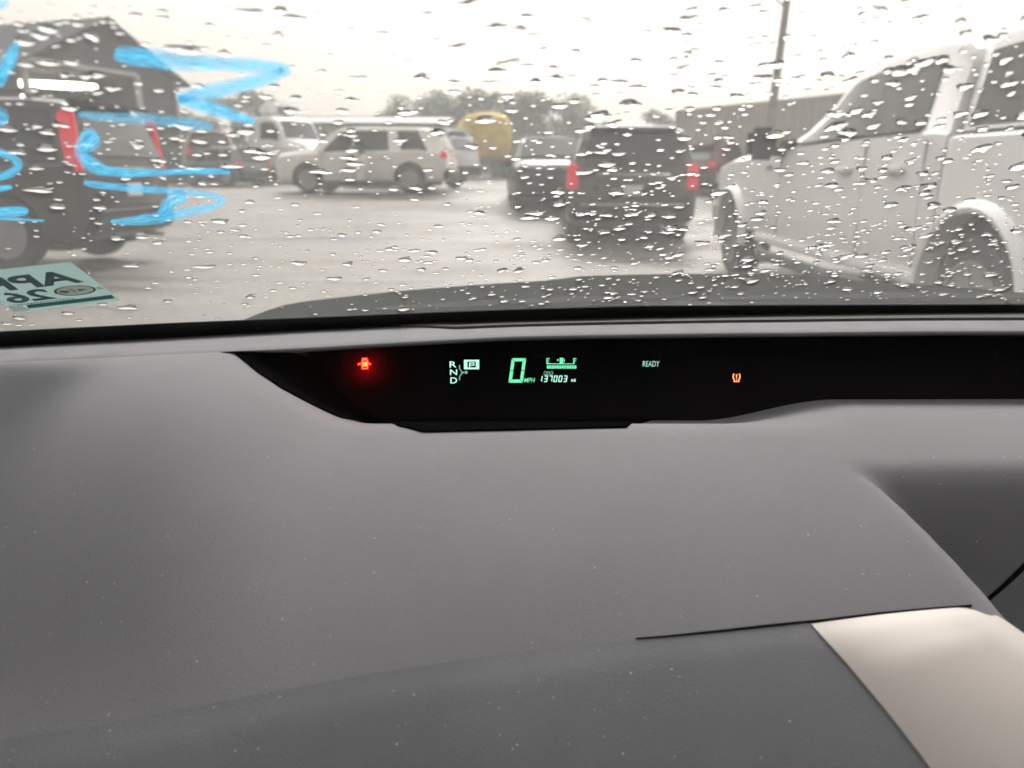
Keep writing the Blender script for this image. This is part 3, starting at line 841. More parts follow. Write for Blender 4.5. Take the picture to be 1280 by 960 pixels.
# defroster groove behind the meter hood
bm = bmesh.new(); P = []
for f in (.03, .62):
    row = []
    for k in range(60):
        X = lerp(X_at(505, .93, .97), 1.2, k / 59)
        ff = f if k > 2 else lerp(.30, f, k / 3)
        row.append(Vector((X, lerp(YB(X), YE(X), ff), lerp(zB(X), zE(X), ff) + .004 * math.sin(math.pi * ff) + .003)))
    P.append(row)
slab(bm, P, Vector((0, 0, -.004)))
obj('defroster_groove', bm, M['groove'], dash)

# black meter shelf on the dashboard floor; its left end paints the recess shade
def surf_patch(name, pxpoly_front, m, parent, lift, back_y, n=60, rows=14, th=.004):
    """sheet on the dashboard from a front edge given in the photograph back to depth back_y(X)"""
    pts = [hit_front(px, py) for px, py in pxpoly_front]
    ax = np.array([p_.x for p_ in pts]); ay = np.array([p_.y for p_ in pts])
    P = []
    for j in range(rows + 1):
        row = []
        for k in range(n + 1):
            X = lerp(ax[0], ax[-1], k / n); y0 = float(np.interp(X, ax, ay)); y = lerp(y0, max(back_y(X), y0 + .002), j / rows)
            row.append(Vector((X, y, front(X, y, False) + lift)))
        P.append(row)
    bm = bmesh.new(); slab(bm, P, Vector((0, 0, -th)))
    return obj(name, bm, m, parent)
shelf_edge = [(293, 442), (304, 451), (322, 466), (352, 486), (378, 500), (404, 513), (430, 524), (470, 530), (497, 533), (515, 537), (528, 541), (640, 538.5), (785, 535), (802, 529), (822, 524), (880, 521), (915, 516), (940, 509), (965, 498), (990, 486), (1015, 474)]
surf_patch('meter_shelf_and_shade', shelf_edge, M['shelf'], dash, .0022, lambda X: YE(X) + .10 * sstep(TIP - .004, TIP + .07, X), n=160)

# the meter lens: one flat black pane under the hood
LO = Vector((.30, .835, .880)); LN = Vector((0, -math.cos(rad(38)), math.sin(rad(38))))
LO_up = Vector((0, math.sin(rad(38)), math.cos(rad(38))))
meter = thing_m = None
def lens(px, py, off=.0006):
    d = ray(px, py); o = Vector((0, 0, CAMH)); t = (LO - o).dot(LN) / d.dot(LN)
    return o + d * t + LN * off
bm = bmesh.new()
P = []
for v in (-.06, .14):
    row = []
    for k in range(40):
        X = lerp(-.24, 1.25, k / 39)
        vv = v
        if v > 0:
            # stop under the hood lip
            vv = .14
            for _ in range(30):
                q = LO + LO_up * vv
                if q.z > zE(X) - .016: vv -= .004
        row.append(Vector((X, 0, 0)) + Vector((0, LO.y, LO.z)) + LO_up * vv)
    P.append(row)
slab(bm, P, -LN * .006)
meter = obj('instrument_panel', bm, M['meter'], own)

def emat(name, col, s):
    m = bpy.data.materials.new(name); m.use_nodes = True; n, l = m.node_tree.nodes, m.node_tree.links
    n.clear(); e = n.new('ShaderNodeEmission'); e.inputs[0].default_value = (*col, 1); e.inputs[1].default_value = s
    o = n.new('ShaderNodeOutputMaterial'); l.new(e.outputs[0], o.inputs[0]); return m
M['vfd'] = emat('green_display', (.16, .80, .42), .52)
M['vfdw'] = emat('pale_green_display', (.42, .85, .66), .60)
M['vfdd'] = emat('dim_green_display', (.22, .55, .40), .36)
M['red'] = emat('red_warning', (1.0, .0012, .0006), 110.0)
M['redcore'] = emat('orange_red_warning', (1.0, .0027, .0003), 115.0)
M['amber'] = emat('amber_warning', (1.0, .30, .12), 1.0)

def polys(name, plist, m, mapf, parent=None, th=.0005, label=None):
    bm = bmesh.new()
    for pl in plist:
        vs_ = [bm.verts.new(mapf(x, y)) for x, y in pl]
        try: bm.faces.new(vs_)
        except Exception: pass
    me = bpy.data.meshes.new(name); bm.to_mesh(me); bm.free()
    o = obj(name, me, m, parent)
    if label: o['label'] = label
    return o

def text_polys(s, bold=0.0):
    cu = bpy.data.curves.new('t', 'FONT'); cu.body = s; cu.size = 1; cu.offset = bold; cu.resolution_u = 3
    o = bpy.data.objects.new('t', cu); C.objects.link(o)
    dg = bpy.context.evaluated_depsgraph_get()
    me = bpy.data.meshes.new_from_object(o.evaluated_get(dg))
    v = [(p_.co.x, p_.co.y) for p_ in me.vertices]; fs = [[v[i] for i in f.vertices] for f in me.polygons]
    bpy.data.objects.remove(o); bpy.data.curves.remove(cu); bpy.data.meshes.remove(me)
    xs = [a for a, b in v]; ys = [b for a, b in v]; x0, x1, y0, y1 = min(xs), max(xs), min(ys), max(ys)
    return [[((a - x0) / (x1 - x0), (b - y0) / (y1 - y0)) for a, b in f] for f in fs]

def lens_text(name, s, box_, m, bold=.0, slant=0.):
    x0, y0, x1, y1 = box_
    pl = [[(x0 + u * (x1 - x0) + slant * (v - .5) * (y1 - y0), y1 - v * (y1 - y0)) for u, v in f] for f in text_polys(s, bold)]
    return polys(name, pl, m, lens, meter)

def rect(x0, y0, x1, y1): return [(x0, y0), (x1, y0), (x1, y1), (x0, y1)]
# gear positions
lens_text('letter_r', 'R', (562, 452, 570.5, 459.5), M['vfdw'], .01)
lens_text('letter_n', 'N', (562.5, 462, 571.5, 469), M['vfdw'], .01)
lens_text('letter_d', 'D', (563, 472, 571.5, 479.5), M['vfdw'], .01)
polys('park_box', [rect(580, 450, 599, 452.2), rect(580, 459.6, 599, 461.8), rect(580, 452.2, 584.2, 459.6), rect(594.8, 452.2, 599, 459.6)], M['vfdw'], lens, meter)
polys('letter_p', [rect(586.4, 453.3, 587.9, 459.2), rect(587.9, 453.3, 593, 454.5), rect(591.8, 454.5, 593, 456.2), rect(587.9, 456.2, 593, 457.3)], M['vfdw'], lens, meter)
def arc(cx, cy_, r0, r1, a0, a1, n=12, ky=1.):
    out = []
    for k in range(n):
        t0, t1 = lerp(a0, a1, k / n), lerp(a0, a1, (k + 1) / n)
        out.append([(cx + r0 * math.cos(t0), cy_ + ky * r0 * math.sin(t0)), (cx + r1 * math.cos(t0), cy_ + ky * r1 * math.sin(t0)), (cx + r1 * math.cos(t1), cy_ + ky * r1 * math.sin(t1)), (cx + r0 * math.cos(t1), cy_ + ky * r0 * math.sin(t1))])
    return out
polys('shift_gate', [rect(573.8, 456.5, 575.2, 461), rect(573.8, 471, 575.2, 475.5), [(573.8, 461), (575.2, 461), (578, 465), (577, 466)], [(573.8, 471), (575.2, 471), (578, 467), (577, 466)], rect(577, 464.8, 580, 467)] + arc(582.6, 465.7, 0, 2, 0, 6.283), M['vfdd'], lens, meter)
# speed digit: six lit segments
def seg_digit(x0, y0, x1, y1, segs, w, sl, g=.6):
    H_ = y1 - y0; ym = (y0 + y1) / 2
    sh = lambda pts: [(x + sl * (y1 - y), y) for x, y in pts]
    S = {'a': [(x0 + g, y0), (x1 - g, y0), (x1 - w, y0 + w), (x0 + w, y0 + w)], 'd': [(x0 + g, y1), (x1 - g, y1), (x1 - w, y1 - w), (x0 + w, y1 - w)],
         'f': [(x0, y0 + g), (x0 + w, y0 + w + g), (x0 + w, ym - g), (x0, ym - g * .5)], 'e': [(x0, y1 - g), (x0 + w, y1 - w - g), (x0 + w, ym + g), (x0, ym + g * .5)],
         'b': [(x1, y0 + g), (x1 - w, y0 + w + g), (x1 - w, ym - g), (x1, ym - g * .5)], 'c': [(x1, y1 - g), (x1 - w, y1 - w - g), (x1 - w, ym + g), (x1, ym + g * .5)],
         'g': [(x0 + g, ym), (x0 + w, ym - w / 2), (x1 - w, ym - w / 2), (x1 - g, ym), (x1 - w, ym + w / 2), (x0 + w, ym + w / 2)]}
    return [sh(S[k]) for k in segs]
polys('speed_digit', seg_digit(635.5, 448, 653.5, 478.6, 'abcdef', 4.0, .14, .5), M['vfd'], lens, meter)
lens_text('speed_unit', 'MPH', (655.5, 472.6, 668.2, 478.2), M['vfd'], .01, .15)
# fuel gauge
fg = [rect(683.5 + 3.12 * k, 457, 683.5 + 3.12 * k + 2.6, 461) for k in range(12)]
fg += [rect(683, 448, 684.4, 455.6), rect(684.4, 448, 687, 449.2), rect(684.4, 451, 686.3, 452), rect(684.4, 454, 687.3, 455.6),
       rect(716.5, 448, 718, 455.6), rect(718, 448, 720.5, 449.2), rect(718, 451, 720, 452), rect(687.3, 454.6, 716.5, 455.6),
       rect(699.5, 447.5, 704.3, 454.6), rect(696.2, 449.3, 698.3, 451.3), rect(705, 449, 705.9, 453)]
polys('fuel_gauge', fg, M['vfd'], lens, meter)
lens_text('odometer_caption', 'ODO', (679.5, 464.3, 691.5, 469.3), M['vfdd'], .02, .1)
dg_ = []
x = 675.5
for ch in '137003':
    segs = {'1': 'bc', '3': 'abgcd', '7': 'abc', '0': 'abcdef'}[ch]
    wdt = 4.6
    if ch == '1': dg_ += seg_digit(x - 2.6, 469.6, x + 1.8, 477.8, 'bc', 1.3, .14, .2); x += 3.8
    else: dg_ += seg_digit(x, 469.6, x + wdt, 477.8, segs, 1.25, .14, .2); x += 6.1
polys('odometer', dg_, M['vfdw'], lens, meter)
lens_text('odometer_unit', 'mi', (714, 473.2, 719.5, 477.4), M['vfdw'], .03)
lens_text('ready_lamp', 'READY', (803.5, 451.6, 824, 458.4), M['vfdw'], -.012, .05)
# tyre pressure lamp
tp = arc(920.5, 471, 3.6, 5.0, rad(125), rad(225), 8, 1.15) + arc(920.5, 471, 3.6, 5.0, rad(-45), rad(55), 8, 1.15)
tp += [rect(916.6, 476.2, 924.4, 477.6), [(919.8, 468), (921.2, 468), (921.0, 473.3), (920.0, 473.3)], rect(919.9, 474.2, 921.1, 475.3)]
polys('tyre_pressure_lamp', tp, M['amber'], lens, meter)
# red door-ajar lamp: raised a little off the lens so that it lights the lens round it
lensr = lambda x, y: lens(x, y, .012)
da = [rect(455.2, 453.2, 461.2, 455.8), rect(454.4, 455.8, 455.8, 465.2), rect(460.9, 455.8, 462.2, 465.2), rect(455.0, 465.4, 461.8, 466.4), rect(450.4, 459.4, 454.4, 460.4), rect(450.2, 460.4, 451.4, 461.6), [(462.6, 458.6), (465.6, 460), (465, 461.6), (462.6, 460)]]
polys('door_lamp', da, M['red'], lensr, meter)
polys('door_lamp', [rect(455.8, 457.8, 460.9, 463.2)], M['redcore'], lensr, meter)

# seam between upper and lower pad, lower pad, beige trim, scoop edge
sp = [(795, 797.5), (830, 795), (870, 791), (910, 787), (950, 782.5), (988, 778.5), (1030, 774), (1100, 765.5), (1160, 760), (1215, 756)]
bm = bmesh.new(); A_, B_ = [], []
for i, (px, py) in enumerate(sp):
    w = lerp(.35, 1.1, min(1, i / 3)) if i < 6 else .5
    A_.append(hit_front(px, py - w, lift=.0016)); B_.append(hit_front(px, py + w, lift=.0016))
slab(bm, [A_, B_], Vector((0, 0, -.002)))
obj('pad_gap', bm, M['gap'], dash)
# lower pad: sheet a little proud of the dashboard, its back edge a soft step
edge = [(-900, 1010), (-500, 985), (-150, 945), (100, 912), (300, 873), (480, 840), (640, 817), (795, 799.5), (900, 790), (1012, 779)]
edge3 = [hit_front(px, py) for px, py in edge]
ex = np.array([q.x for q in edge3]); ey = np.array([q.y for q in edge3])
left = [(1012, 779), (1060, 832), (1110, 893), (1150, 944), (1190, 1000), (1230, 1070)]
l3 = [hit_front(px, py) for px, py in left]; lx = np.array([q.x for q in l3]); ly = np.array([q.y for q in l3])
P = []
for j in range(26):
    v = j / 25; row = []
    for k in range(71):
        u_ = k / 70
        yr = float(np.interp(v, np.linspace(0, 1, len(ly)), ly)); xr = float(np.interp(v, np.linspace(0, 1, len(lx)), lx)) - .002
        X = lerp(-.78, xr, u_)
        y_edge = float(np.interp(X, ex, ey)); y = lerp(y_edge, lerp(.22, ly[-1], u_), v)
        if k == 70: y = yr
        lift = .0018 * sstep(0, .15, v) + .0006
        row.append(Vector((X, y, front(X, y, False) + lift)))
    P.append(row)
bm = bmesh.new(); slab(bm, P, Vector((0, 0, -.003)))
obj('lower_pad', bm, M['dashlow'], dash, angle=70)
# beige trim panel
tl = [(1014, 780), (1058, 828), (1108, 888), (1148, 939), (1188, 995), (1236, 1075)]
tr_ = [(1226, 757), (1262, 779), (1300, 806), (1350, 850), (1400, 905), (1460, 985)]
P = []
for j in range(21):
    v = j / 20; row = []
    def pk(L_):
        q = v * (len(L_) - 1); i = min(int(q), len(L_) - 2); return (lerp(L_[i][0], L_[i + 1][0], q - i), lerp(L_[i][1], L_[i + 1][1], q - i))
    a_, b_ = pk(tl), pk(tr_)
    for k in range(21):
        u_ = k / 20; px = lerp(a_[0], b_[0], u_); py = lerp(a_[1], b_[1], u_) - 2.5 * math.sin(math.pi * u_) * (1 - v)
        lift = .004 + .010 * (1 - (2 * u_ - 1) ** 2) * min(1, v * 4) - .006 * sstep(.86, 1, u_)
        lift -= .003 * (1 - sstep(0, .08, v))
        row.append(hit_front(px, py, lift=lift))
    P.append(row)
bm = bmesh.new(); slab(bm, P, Vector((0, .004, -.012)))
obj('trim_panel', bm, M['trim'], dash, angle=60)
# dark gap running up from the trim's far corner
bm = bmesh.new(); A_ = [hit_front(1218, 760, True, .002), hit_front(1252, 731, True, .002), hit_front(1290, 693, True, .002), hit_front(1315, 668, True, .002)]; B_ = [hit_front(1221, 762, True, .002), hit_front(1256, 734, True, .002), hit_front(1294, 698, True, .002), hit_front(1319, 673, True, .002)]
slab(bm, [A_, B_], Vector((0, 0, -.002))); obj('pad_gap', bm, M['gap'], dash)

# dust specks
r = random.Random(21); V, F = [], []
for k in range(230):
    px, py = r.uniform(0, 1280), lerp(545, 955, r.random() ** 1.1)
    if px > 1000 and py > 740: continue
    q = hit_front(px, py, True, .0008 if py < 790 else .0028); s = r.choice([.00022, .0003, .0003, .00045]) * r.uniform(.8, 1.2)
    i = len(V)
    for a in range(6): V.append((q.x + s * r.uniform(.7, 1.3) * math.cos(a), q.y + s * math.sin(a), q.z + .0002))
    V.append((q.x, q.y, q.z + s)); 
    for a in range(6): F.append((i + a, i + (a + 1) % 6, i + 6))
me = bpy.data.meshes.new('dust'); me.from_pydata(V, [], F)
M['dust'] = mat('pale_dust', (.75, .74, .7), .9)
o = obj('dust', me, M['dust'], dash); o['kind'] = 'stuff'
# ------------------------------------------------------------------ windshield
GA = rad(27); TG = math.tan(GA)
def glass_pt(X, s, off=0.):
    n = Vector((0, math.sin(GA), math.cos(GA)))
    return Vector((X, YB(X) - s * math.cos(GA), zB(X) + s * math.sin(GA))) + n * off
def hit_glass(px, py, off=0.):
    """point of the pane's inner side seen at a picture position; off is measured along the outward normal"""
    d = ray(px, py); o = Vector((0, 0, CAMH)); a, b = .02, 2.
    n = Vector((0, math.sin(GA), math.cos(GA)))
    for _ in range(50):
        t = (a + b) / 2; q = o + d * (t / d.y) - n * off
        if q.z < zB(q.x) + (YB(q.x) - q.y) * TG: a = t
        else: b = t
    return o + d * (a / d.y)
GT = .005
M['pane'] = bpy.data.materials.new('misted_glass'); M['pane'].use_nodes = True
n, l = M['pane'].node_tree.nodes, M['pane'].node_tree.links
n.clear(); pv = n.new('ShaderNodeVolumePrincipled'); ou = n.new('ShaderNodeOutputMaterial')
pv.inputs['Color'].default_value = (.93, .95, .93, 1); pv.inputs['Density'].default_value = 11.0; pv.inputs['Anisotropy'].default_value = .3
l.new(pv.outputs[0], ou.inputs['Volume'])
bm = bmesh.new()
slab(bm, [[glass_pt(lerp(-.82, 1.55, k / 60), s) for k in range(61)] for s in (0, .2, .4, .6, .8, 1.0, 1.15)], Vector((0, math.sin(GA), math.cos(GA))) * GT)
shield = obj('windshield', bm, M['pane'], own, angle=70)
# black band along the lower edge
bt_ = [(-260, 440), (-100, 421), (0, 414), (200, 404), (400, 396), (520, 391), (640, 386.5), (800, 382), (960, 381), (1280, 380), (1400, 380), (1700, 386)]
P = []
top = [hit_glass(px, py, -.001) for px, py in bt_]
tx = np.array([q.x for q in top]); tz = np.array([q.z for q in top]); ty = np.array([q.y for q in top])
A_, B_ = [], []
for k in range(80):
    X = lerp(-.80, 1.5, k / 79)
    B_.append(Vector((X, float(np.interp(X, tx, ty)), float(np.interp(X, tx, tz))))); A_.append(glass_pt(X, -.01, -.001))
bm = bmesh.new(); slab(bm, [A_, B_], Vector((0, -.0008, -.0008)))
obj('black_band', bm, M['rubber'], shield)
# small black pad where the pane meets the dash at far left
bm = bmesh.new(); slab(bm, [[hit_glass(px, py, -.004) for px, py in ((34, 435), (55, 432.5), (78, 431))], [hit_glass(px, py, -.004) for px, py in ((36, 436.5), (56, 435.5), (77, 432.5))]], Vector((0, -.002, -.002)))
obj('spacer', bm, M['gap'], shield)

# painted blue strokes on the glass
def paint_material():
    m = bpy.data.materials.new('blue_window_paint'); m.use_nodes = True; n, l = m.node_tree.nodes, m.node_tree.links
    n.clear(); uv = n.new('ShaderNodeUVMap'); mp = n.new('ShaderNodeMapping'); mp.inputs['Scale'].default_value = (1.2, 9, 1)
    l.new(uv.outputs[0], mp.inputs[0])
    nz = n.new('ShaderNodeTexNoise'); nz.inputs['Scale'].default_value = 1.6; nz.inputs['Detail'].default_value = 5; l.new(mp.outputs[0], nz.inputs['Vector'])
    cr = n.new('ShaderNodeValToRGB'); e = cr.color_ramp.elements
    e[0].position = .35; e[0].color = (.02, .30, .60, 1); e[1].position = .68; e[1].color = (.13, .54, .74, 1); l.new(nz.outputs['Fac'], cr.inputs[0])
    df = n.new('ShaderNodeBsdfDiffuse'); tr = n.new('ShaderNodeBsdfTranslucent'); l.new(cr.outputs[0], df.inputs[0]); l.new(cr.outputs[0], tr.inputs[0])
    m1 = n.new('ShaderNodeMixShader'); m1.inputs[0].default_value = .72; l.new(df.outputs[0], m1.inputs[1]); l.new(tr.outputs[0], m1.inputs[2])
    tp_ = n.new('ShaderNodeBsdfTransparent'); m2 = n.new('ShaderNodeMixShader')
    at_ = n.new('ShaderNodeAttribute'); at_.attribute_name = 'cover'
    mpr = n.new('ShaderNodeMapRange'); mpr.inputs['From Min'].default_value = .3; mpr.inputs['From Max'].default_value = .7
    mpr.inputs['To Min'].default_value = .50; mpr.inputs['To Max'].default_value = 1.2; l.new(nz.outputs['Fac'], mpr.inputs['Value'])
    mm = n.new('ShaderNodeMath'); mm.operation = 'MULTIPLY'; mm.use_clamp = True; l.new(at_.outputs['Fac'], mm.inputs[0]); l.new(mpr.outputs[0], mm.inputs[1])
    l.new(mm.outputs[0], m2.inputs[0]); l.new(tp_.outputs[0], m2.inputs[1]); l.new(m1.outputs[0], m2.inputs[2])
    o = n.new('ShaderNodeOutputMaterial'); l.new(m2.outputs[0], o.inputs[0]); return m
M['paint'] = paint_material()
def catmull(pts, n=8):
    out = []
    for i in range(len(pts) - 1):
        p0, p1, p2, p3 = pts[max(i - 1, 0)], pts[i], pts[i + 1], pts[min(i + 2, len(pts) - 1)]
        for k in range(n):
            t = k / n
            out.append(tuple(.5 * (2 * b + (c - a) * t + (2 * a - 5 * b + 4 * c - d) * t * t + (3 * b - a - 3 * c + d) * t ** 3) for a, b, c, d in zip(p0, p1, p2, p3)))
    return out + [tuple(pts[-1])]
STK = 0
def stroke(pts, cover=.85):
    """brush stroke through (px, py, width) points, laid on the pane's inner side"""
    global STK
    STK += 1
    q = catmull(pts); bm = bmesh.new(); uvl = bm.loops.layers.uv.new('UVMap'); ca = bm.verts.layers.float.new('cover')
    rows = []; Lc = 0
    nn = 7
    for i, (x, y, w) in enumerate(q):
        a = q[max(i - 1, 0)]; b = q[min(i + 1, len(q) - 1)]; tx_, ty_ = b[0] - a[0], b[1] - a[1]; L_ = math.hypot(tx_, ty_) or 1
        nx, ny = -ty_ / L_, tx_ / L_
        if i: Lc += math.hypot(x - q[i - 1][0], y - q[i - 1][1])
        row = []
        for k in range(nn):
            f = k / (nn - 1) - .5; w_ = w * 1.35 * (1 + .06 * math.sin(i * .5 + k))
            v = bm.verts.new(hit_glass(x + nx * w_ * f, y + ny * w_ * f, -.0008 - .00012 * STK)); v[ca] = cover * (.35 if k in (0, nn - 1) else .75 if k in (1, nn - 2) else 1.) * (.5 if i in (0, len(q) - 1) else 1)
            row.append((v, (Lc / 40 + STK * 3.1, k / (nn - 1) + STK)))
        rows.append(row)
    for A, B in zip(rows, rows[1:]):
        for k in range(nn - 1):
            f = bm.faces.new([A[k][0], A[k + 1][0], B[k + 1][0], B[k][0]])
            for lp, uvv in zip(f.loops, (A[k][1], A[k + 1][1], B[k + 1][1], B[k][1])): lp[uvl].uv = uvv
    o = obj('paint_stroke', bm, M['paint'], shield)
    return o
stroke([(143, 67, 12), (175, 71, 20), (220, 76, 19), (280, 80, 15), (330, 83, 14), (356, 87, 12), (345, 94, 12), (318, 102, 15), (280, 111, 16), (240, 119, 14), (222, 124, 10)], .86)
stroke([(222, 123, 9), (245, 130, 14), (275, 139, 13), (302, 147, 11), (319, 152, 5)], .9)
stroke([(96, 143, 5), (130, 146, 10), (175, 148, 11), (215, 152, 11), (250, 156, 12), (266, 160, 7)], .5)
stroke([(122, 168, 14), (112, 175, 22), (104, 188, 17), (110, 202, 15), (128, 212, 12), (160, 216, 9), (210, 215, 7), (260, 214, 7), (289, 215, 5)], .85)
stroke([(104, 228, 5), (130, 232, 8), (175, 236, 8), (220, 239, 7), (258, 243, 7), (277, 249, 7), (272, 256, 7), (245, 263, 9), (205, 271, 12), (165, 276, 9), (138, 277, 4)], .72)
stroke([(232, 243, 12), (215, 252, 16), (206, 263, 13), (198, 270, 6)], .8)
stroke([(22, 52, 4), (16, 66, 13), (8, 84, 15), (-2, 108, 8)], .9)
stroke([(-20, 186, 10), (6, 193, 8), (22, 203, 9), (19, 213, 9), (0, 221, 8), (-20, 222, 7)], .8)
stroke([(-20, 140, 14), (0, 148, 20), (8, 154, 8)], .7)
stroke([(-20, 236, 8), (2, 235, 7), (15, 234, 4)], .9)
stroke([(-20, 268, 10), (5, 265, 11), (28, 264, 9), (35, 265, 5)], .9)
stroke([(-20, 272, 4), (20, 274, 3), (56, 276, 2)], .8)
stroke([(-20, 2, 12), (0, 5, 12), (11, 3, 6)], .7)

# registration sticker seen from its back
SA, SB, SCn, SD = (88, 327), (151, 375), (18, 391), (-48, 342)
def stick(u, v, off=-.0022):
    px = lerp(lerp(SB[0], SCn[0], u), lerp(SA[0], SD[0], u), v); py = lerp(lerp(SB[1], SCn[1], u), lerp(SA[1], SD[1], u), v)
    return hit_glass(px, py, off)
def smat(name, col, tr=.6):
    m = bpy.data.materials.new(name); m.use_nodes = True; n, l = m.node_tree.nodes, m.node_tree.links; n.clear()
    a = n.new('ShaderNodeBsdfDiffuse'); b = n.new('ShaderNodeBsdfTranslucent'); a.inputs[0].default_value = (*col, 1); b.inputs[0].default_value = (*col, 1)
    x = n.new('ShaderNodeMixShader'); x.inputs[0].default_value = tr; o = n.new('ShaderNodeOutputMaterial')
    l.new(a.outputs[0], x.inputs[1]); l.new(b.outputs[0], x.inputs[2]); l.new(x.outputs[0], o.inputs[0]); return m
M['st_base'] = smat('sticker_pale_green', (.52, .62, .61)); M['st_ink'] = smat('sticker_ink', (.16, .20, .20)); M['st_tan'] = smat('sticker_tan', (.80, .74, .66)); M['st_white'] = smat('sticker_white', (.85, .84, .8)); M['st_bar'] = smat('sticker_bar', (.10, .22, .20))
stk = thing('registration_sticker', 'pale green sticker with reversed APR 26 at lower left of the windshield', 'sticker', stick(.5, .5))
def spart(name, plist, m, off):
    bm = bmesh.new(); o0 = stk.location
    for pl in plist:
        try: bm.faces.new([bm.verts.new(stick(u, v, off) - o0) for u, v in pl])
        except Exception: pass
    me = bpy.data.meshes.new(name); bm.to_mesh(me); bm.free(); return obj(name, me, m, stk)
bm = bmesh.new(); slab(bm, [[stick(u / 8, v / 4) - stk.location for u in range(9)] for v in range(5)], Vector((0, -.0003, -.0003))); obj('sheet', bm, M['st_base'], stk)
def stext(name, s, u0, u1, v0, v1, m, bold=.02): spart(name, [[(lerp(u0, u1, a), lerp(v0, v1, b)) for a, b in f] for f in text_polys(s, bold)], m, -.0034)
stext('lettering', 'APR', .10, 1.02, .50, .82, M['st_ink'], .035)
stext('lettering', '26', .50, .93, .20, .47, M['st_ink'], .03)
spart('emblem', [[(u * 1, v) for u, v in pl] for pl in arc(.27, .335, .165, .19, 0, 6.283, 30, .62)], M['st_ink'], -.0036)
spart('emblem_field', [[(.27 + .17 * math.cos(a * .2094), .335 + .105 * math.sin(a * .2094)) for a in range(30)]], M['st_tan'], -.0030)
spart('emblem_mark', [[(.16, .33), (.24, .36), (.24, .31)], [(.27, .30), (.29, .39), (.30, .39), (.285, .30)], [(.31, .33), (.40, .37), (.41, .33), (.36, .30)]], M['st_ink'], -.0036)
spart('bar', [[(.03, .055), (.84, .055), (.82, .14), (.02, .14)]], M['st_bar'], -.0034)
spart('white_corner', [[(.84, .01), (.99, .01), (.99, .17), (.88, .17)]], M['st_white'], -.0032)
spart('small_print', [[(u0, .155), (u0 + .022, .155), (u0 + .022, .172), (u0, .172)] for u0 in [.36 + .03 * k for k in range(18)]] + [[(u0, .30), (u0 + .014, .30), (u0 + .014, .32), (u0, .32)] for u0 in (.02, .04, .06)] + [[(u0, .335), (u0 + .014, .335), (u0 + .014, .355), (u0, .355)] for u0 in (.03, .05)], M['st_ink'], -.0034)

# ------------------------------------------------------------------ hood, cowl, wipers, cabin shell
def hood_z(X, Y):
    dx = X - CX; cr = .010 - (.05 * (Y - 1.5) ** 2 if Y < 1.5 else .16 * (Y - 1.5) + .05 * (Y - 1.5) ** 2)
    z = .944 + cr - .08 * dx * dx - .10 * max(0, abs(dx) - .80) ** 1.3 * 4
    z += .006 * sstep(.30, .24, abs(dx)) * sstep(1.05, 1.3, Y)
    return z
bm = bmesh.new()
slab(bm, [[Vector((CX + lerp(-1.02, 1.02, k / 60), y, hood_z(CX + lerp(-1.02, 1.02, k / 60), y))) for k in range(61)] for y in [lerp(1.13, 2.4, j / 24) for j in range(25)]], Vector((0, 0, -.03)))
obj('hood', bm, M['hood'], own)
bm = bmesh.new()
slab(bm, [[Vector((X, YB(X) + d_, lerp(zB(X) - .02, hood_z(X, 1.14) - .035, d_ / .2))) for X in [lerp(-.62, 1.36, k / 50) for k in range(51)]] for d_ in (.0, .05, .1, .15, .2)], Vector((0, 0, -.03)))
obj('cowl', bm, M['blackpl'], own)
def wiper(name, px0, py0, px1, py1, lab):
    a = hit_glass(px0, py0, .022); b = hit_glass(px1, py1, .022)
    w = bpy.data.objects.new('wiper', None); C.objects.link(w); w.parent = own; w['label'] = lab
    bm = bmesh.new(); pts = []
    for k in range(15):
        q = hit_glass(lerp(px0, px1, k / 14), lerp(py0, py1, k / 14), .016); pts.append(q)
    tube(bm, pts, [.004 + .004 * math.sin(math.pi * k / 14) for k in range(15)], 6); obj('blade', bm, M['blackpl'], w)
    bm = bmesh.new(); pts = [hit_glass(lerp(px0, px1, .45), lerp(py0, py1, .45), .03), hit_glass(lerp(px0, px1, .75), lerp(py0, py1, .75) + 4, .038), hit_glass(px1 + 60, py1 + 14, .03)]
    tube(bm, pts, [.005, .008, .010], 6); obj('arm', bm, M['blackpl'], w)
wiper('wiper', 470, 388, 850, 372, 'driver side wiper resting along the lower glass edge')
wiper('wiper', 900, 374, 1330, 372, 'passenger side wiper resting along the lower glass edge')

xl, xr = -.84, 1.50
MX = (xl + xr) / 2; HWD = (xr - xl) / 2
P = []
for y in (-.03, -.5, -1.2, -1.9, -2.3):
    P.append([Vector((lerp(xl + .05, xr - .05, k / 16), y, 1.475 + .05 * math.sin(math.pi * k / 16) - (.0 if y > -1.5 else .12 * (-1.5 - y)))) for k in range(17)])
bm = bmesh.new(); slab(bm, P, Vector((0, 0, .03))); obj('roof', bm, M['headliner'], own)
for sgn in (-1, 1):
    x = MX + sgn * HWD
    boxo('door', M['interior'], own, (x, -.35, .62), (.06, 1.9, .70), .02)
    bm = bmesh.new(); tube(bm, [(x, .72, .97), (x - sgn * .03, .35, 1.2), (x - sgn * .06, -.05, 1.48)], .035, 8); obj('windshield_pillar', bm, M['interior'], own)
    bm = bmesh.new(); tube(bm, [(x, -.95, .9), (x - sgn * .10, -1.0, 1.48)], .05, 8); obj('door_pillar', bm, M['interior'], own)
    boxo('rear_side', M['interior'], own, (x, -1.9, .85), (.06, 1.2, 1.2), .02)
    seat = boxo('seat', M['interior'], own, (.40 + sgn * .42, -.35, .62), (.50, .50, .2), .06)
    boxo('backrest', M['interior'], seat, (.40 + sgn * .42, -.66, .92), (.46, .14, .62), .05, rot=Matrix.Rotation(.25, 3, 'X'))
boxo('floor_pan', M['interior'], own, (MX, -.6, .28), (2.25, 2.9, .05), .01)
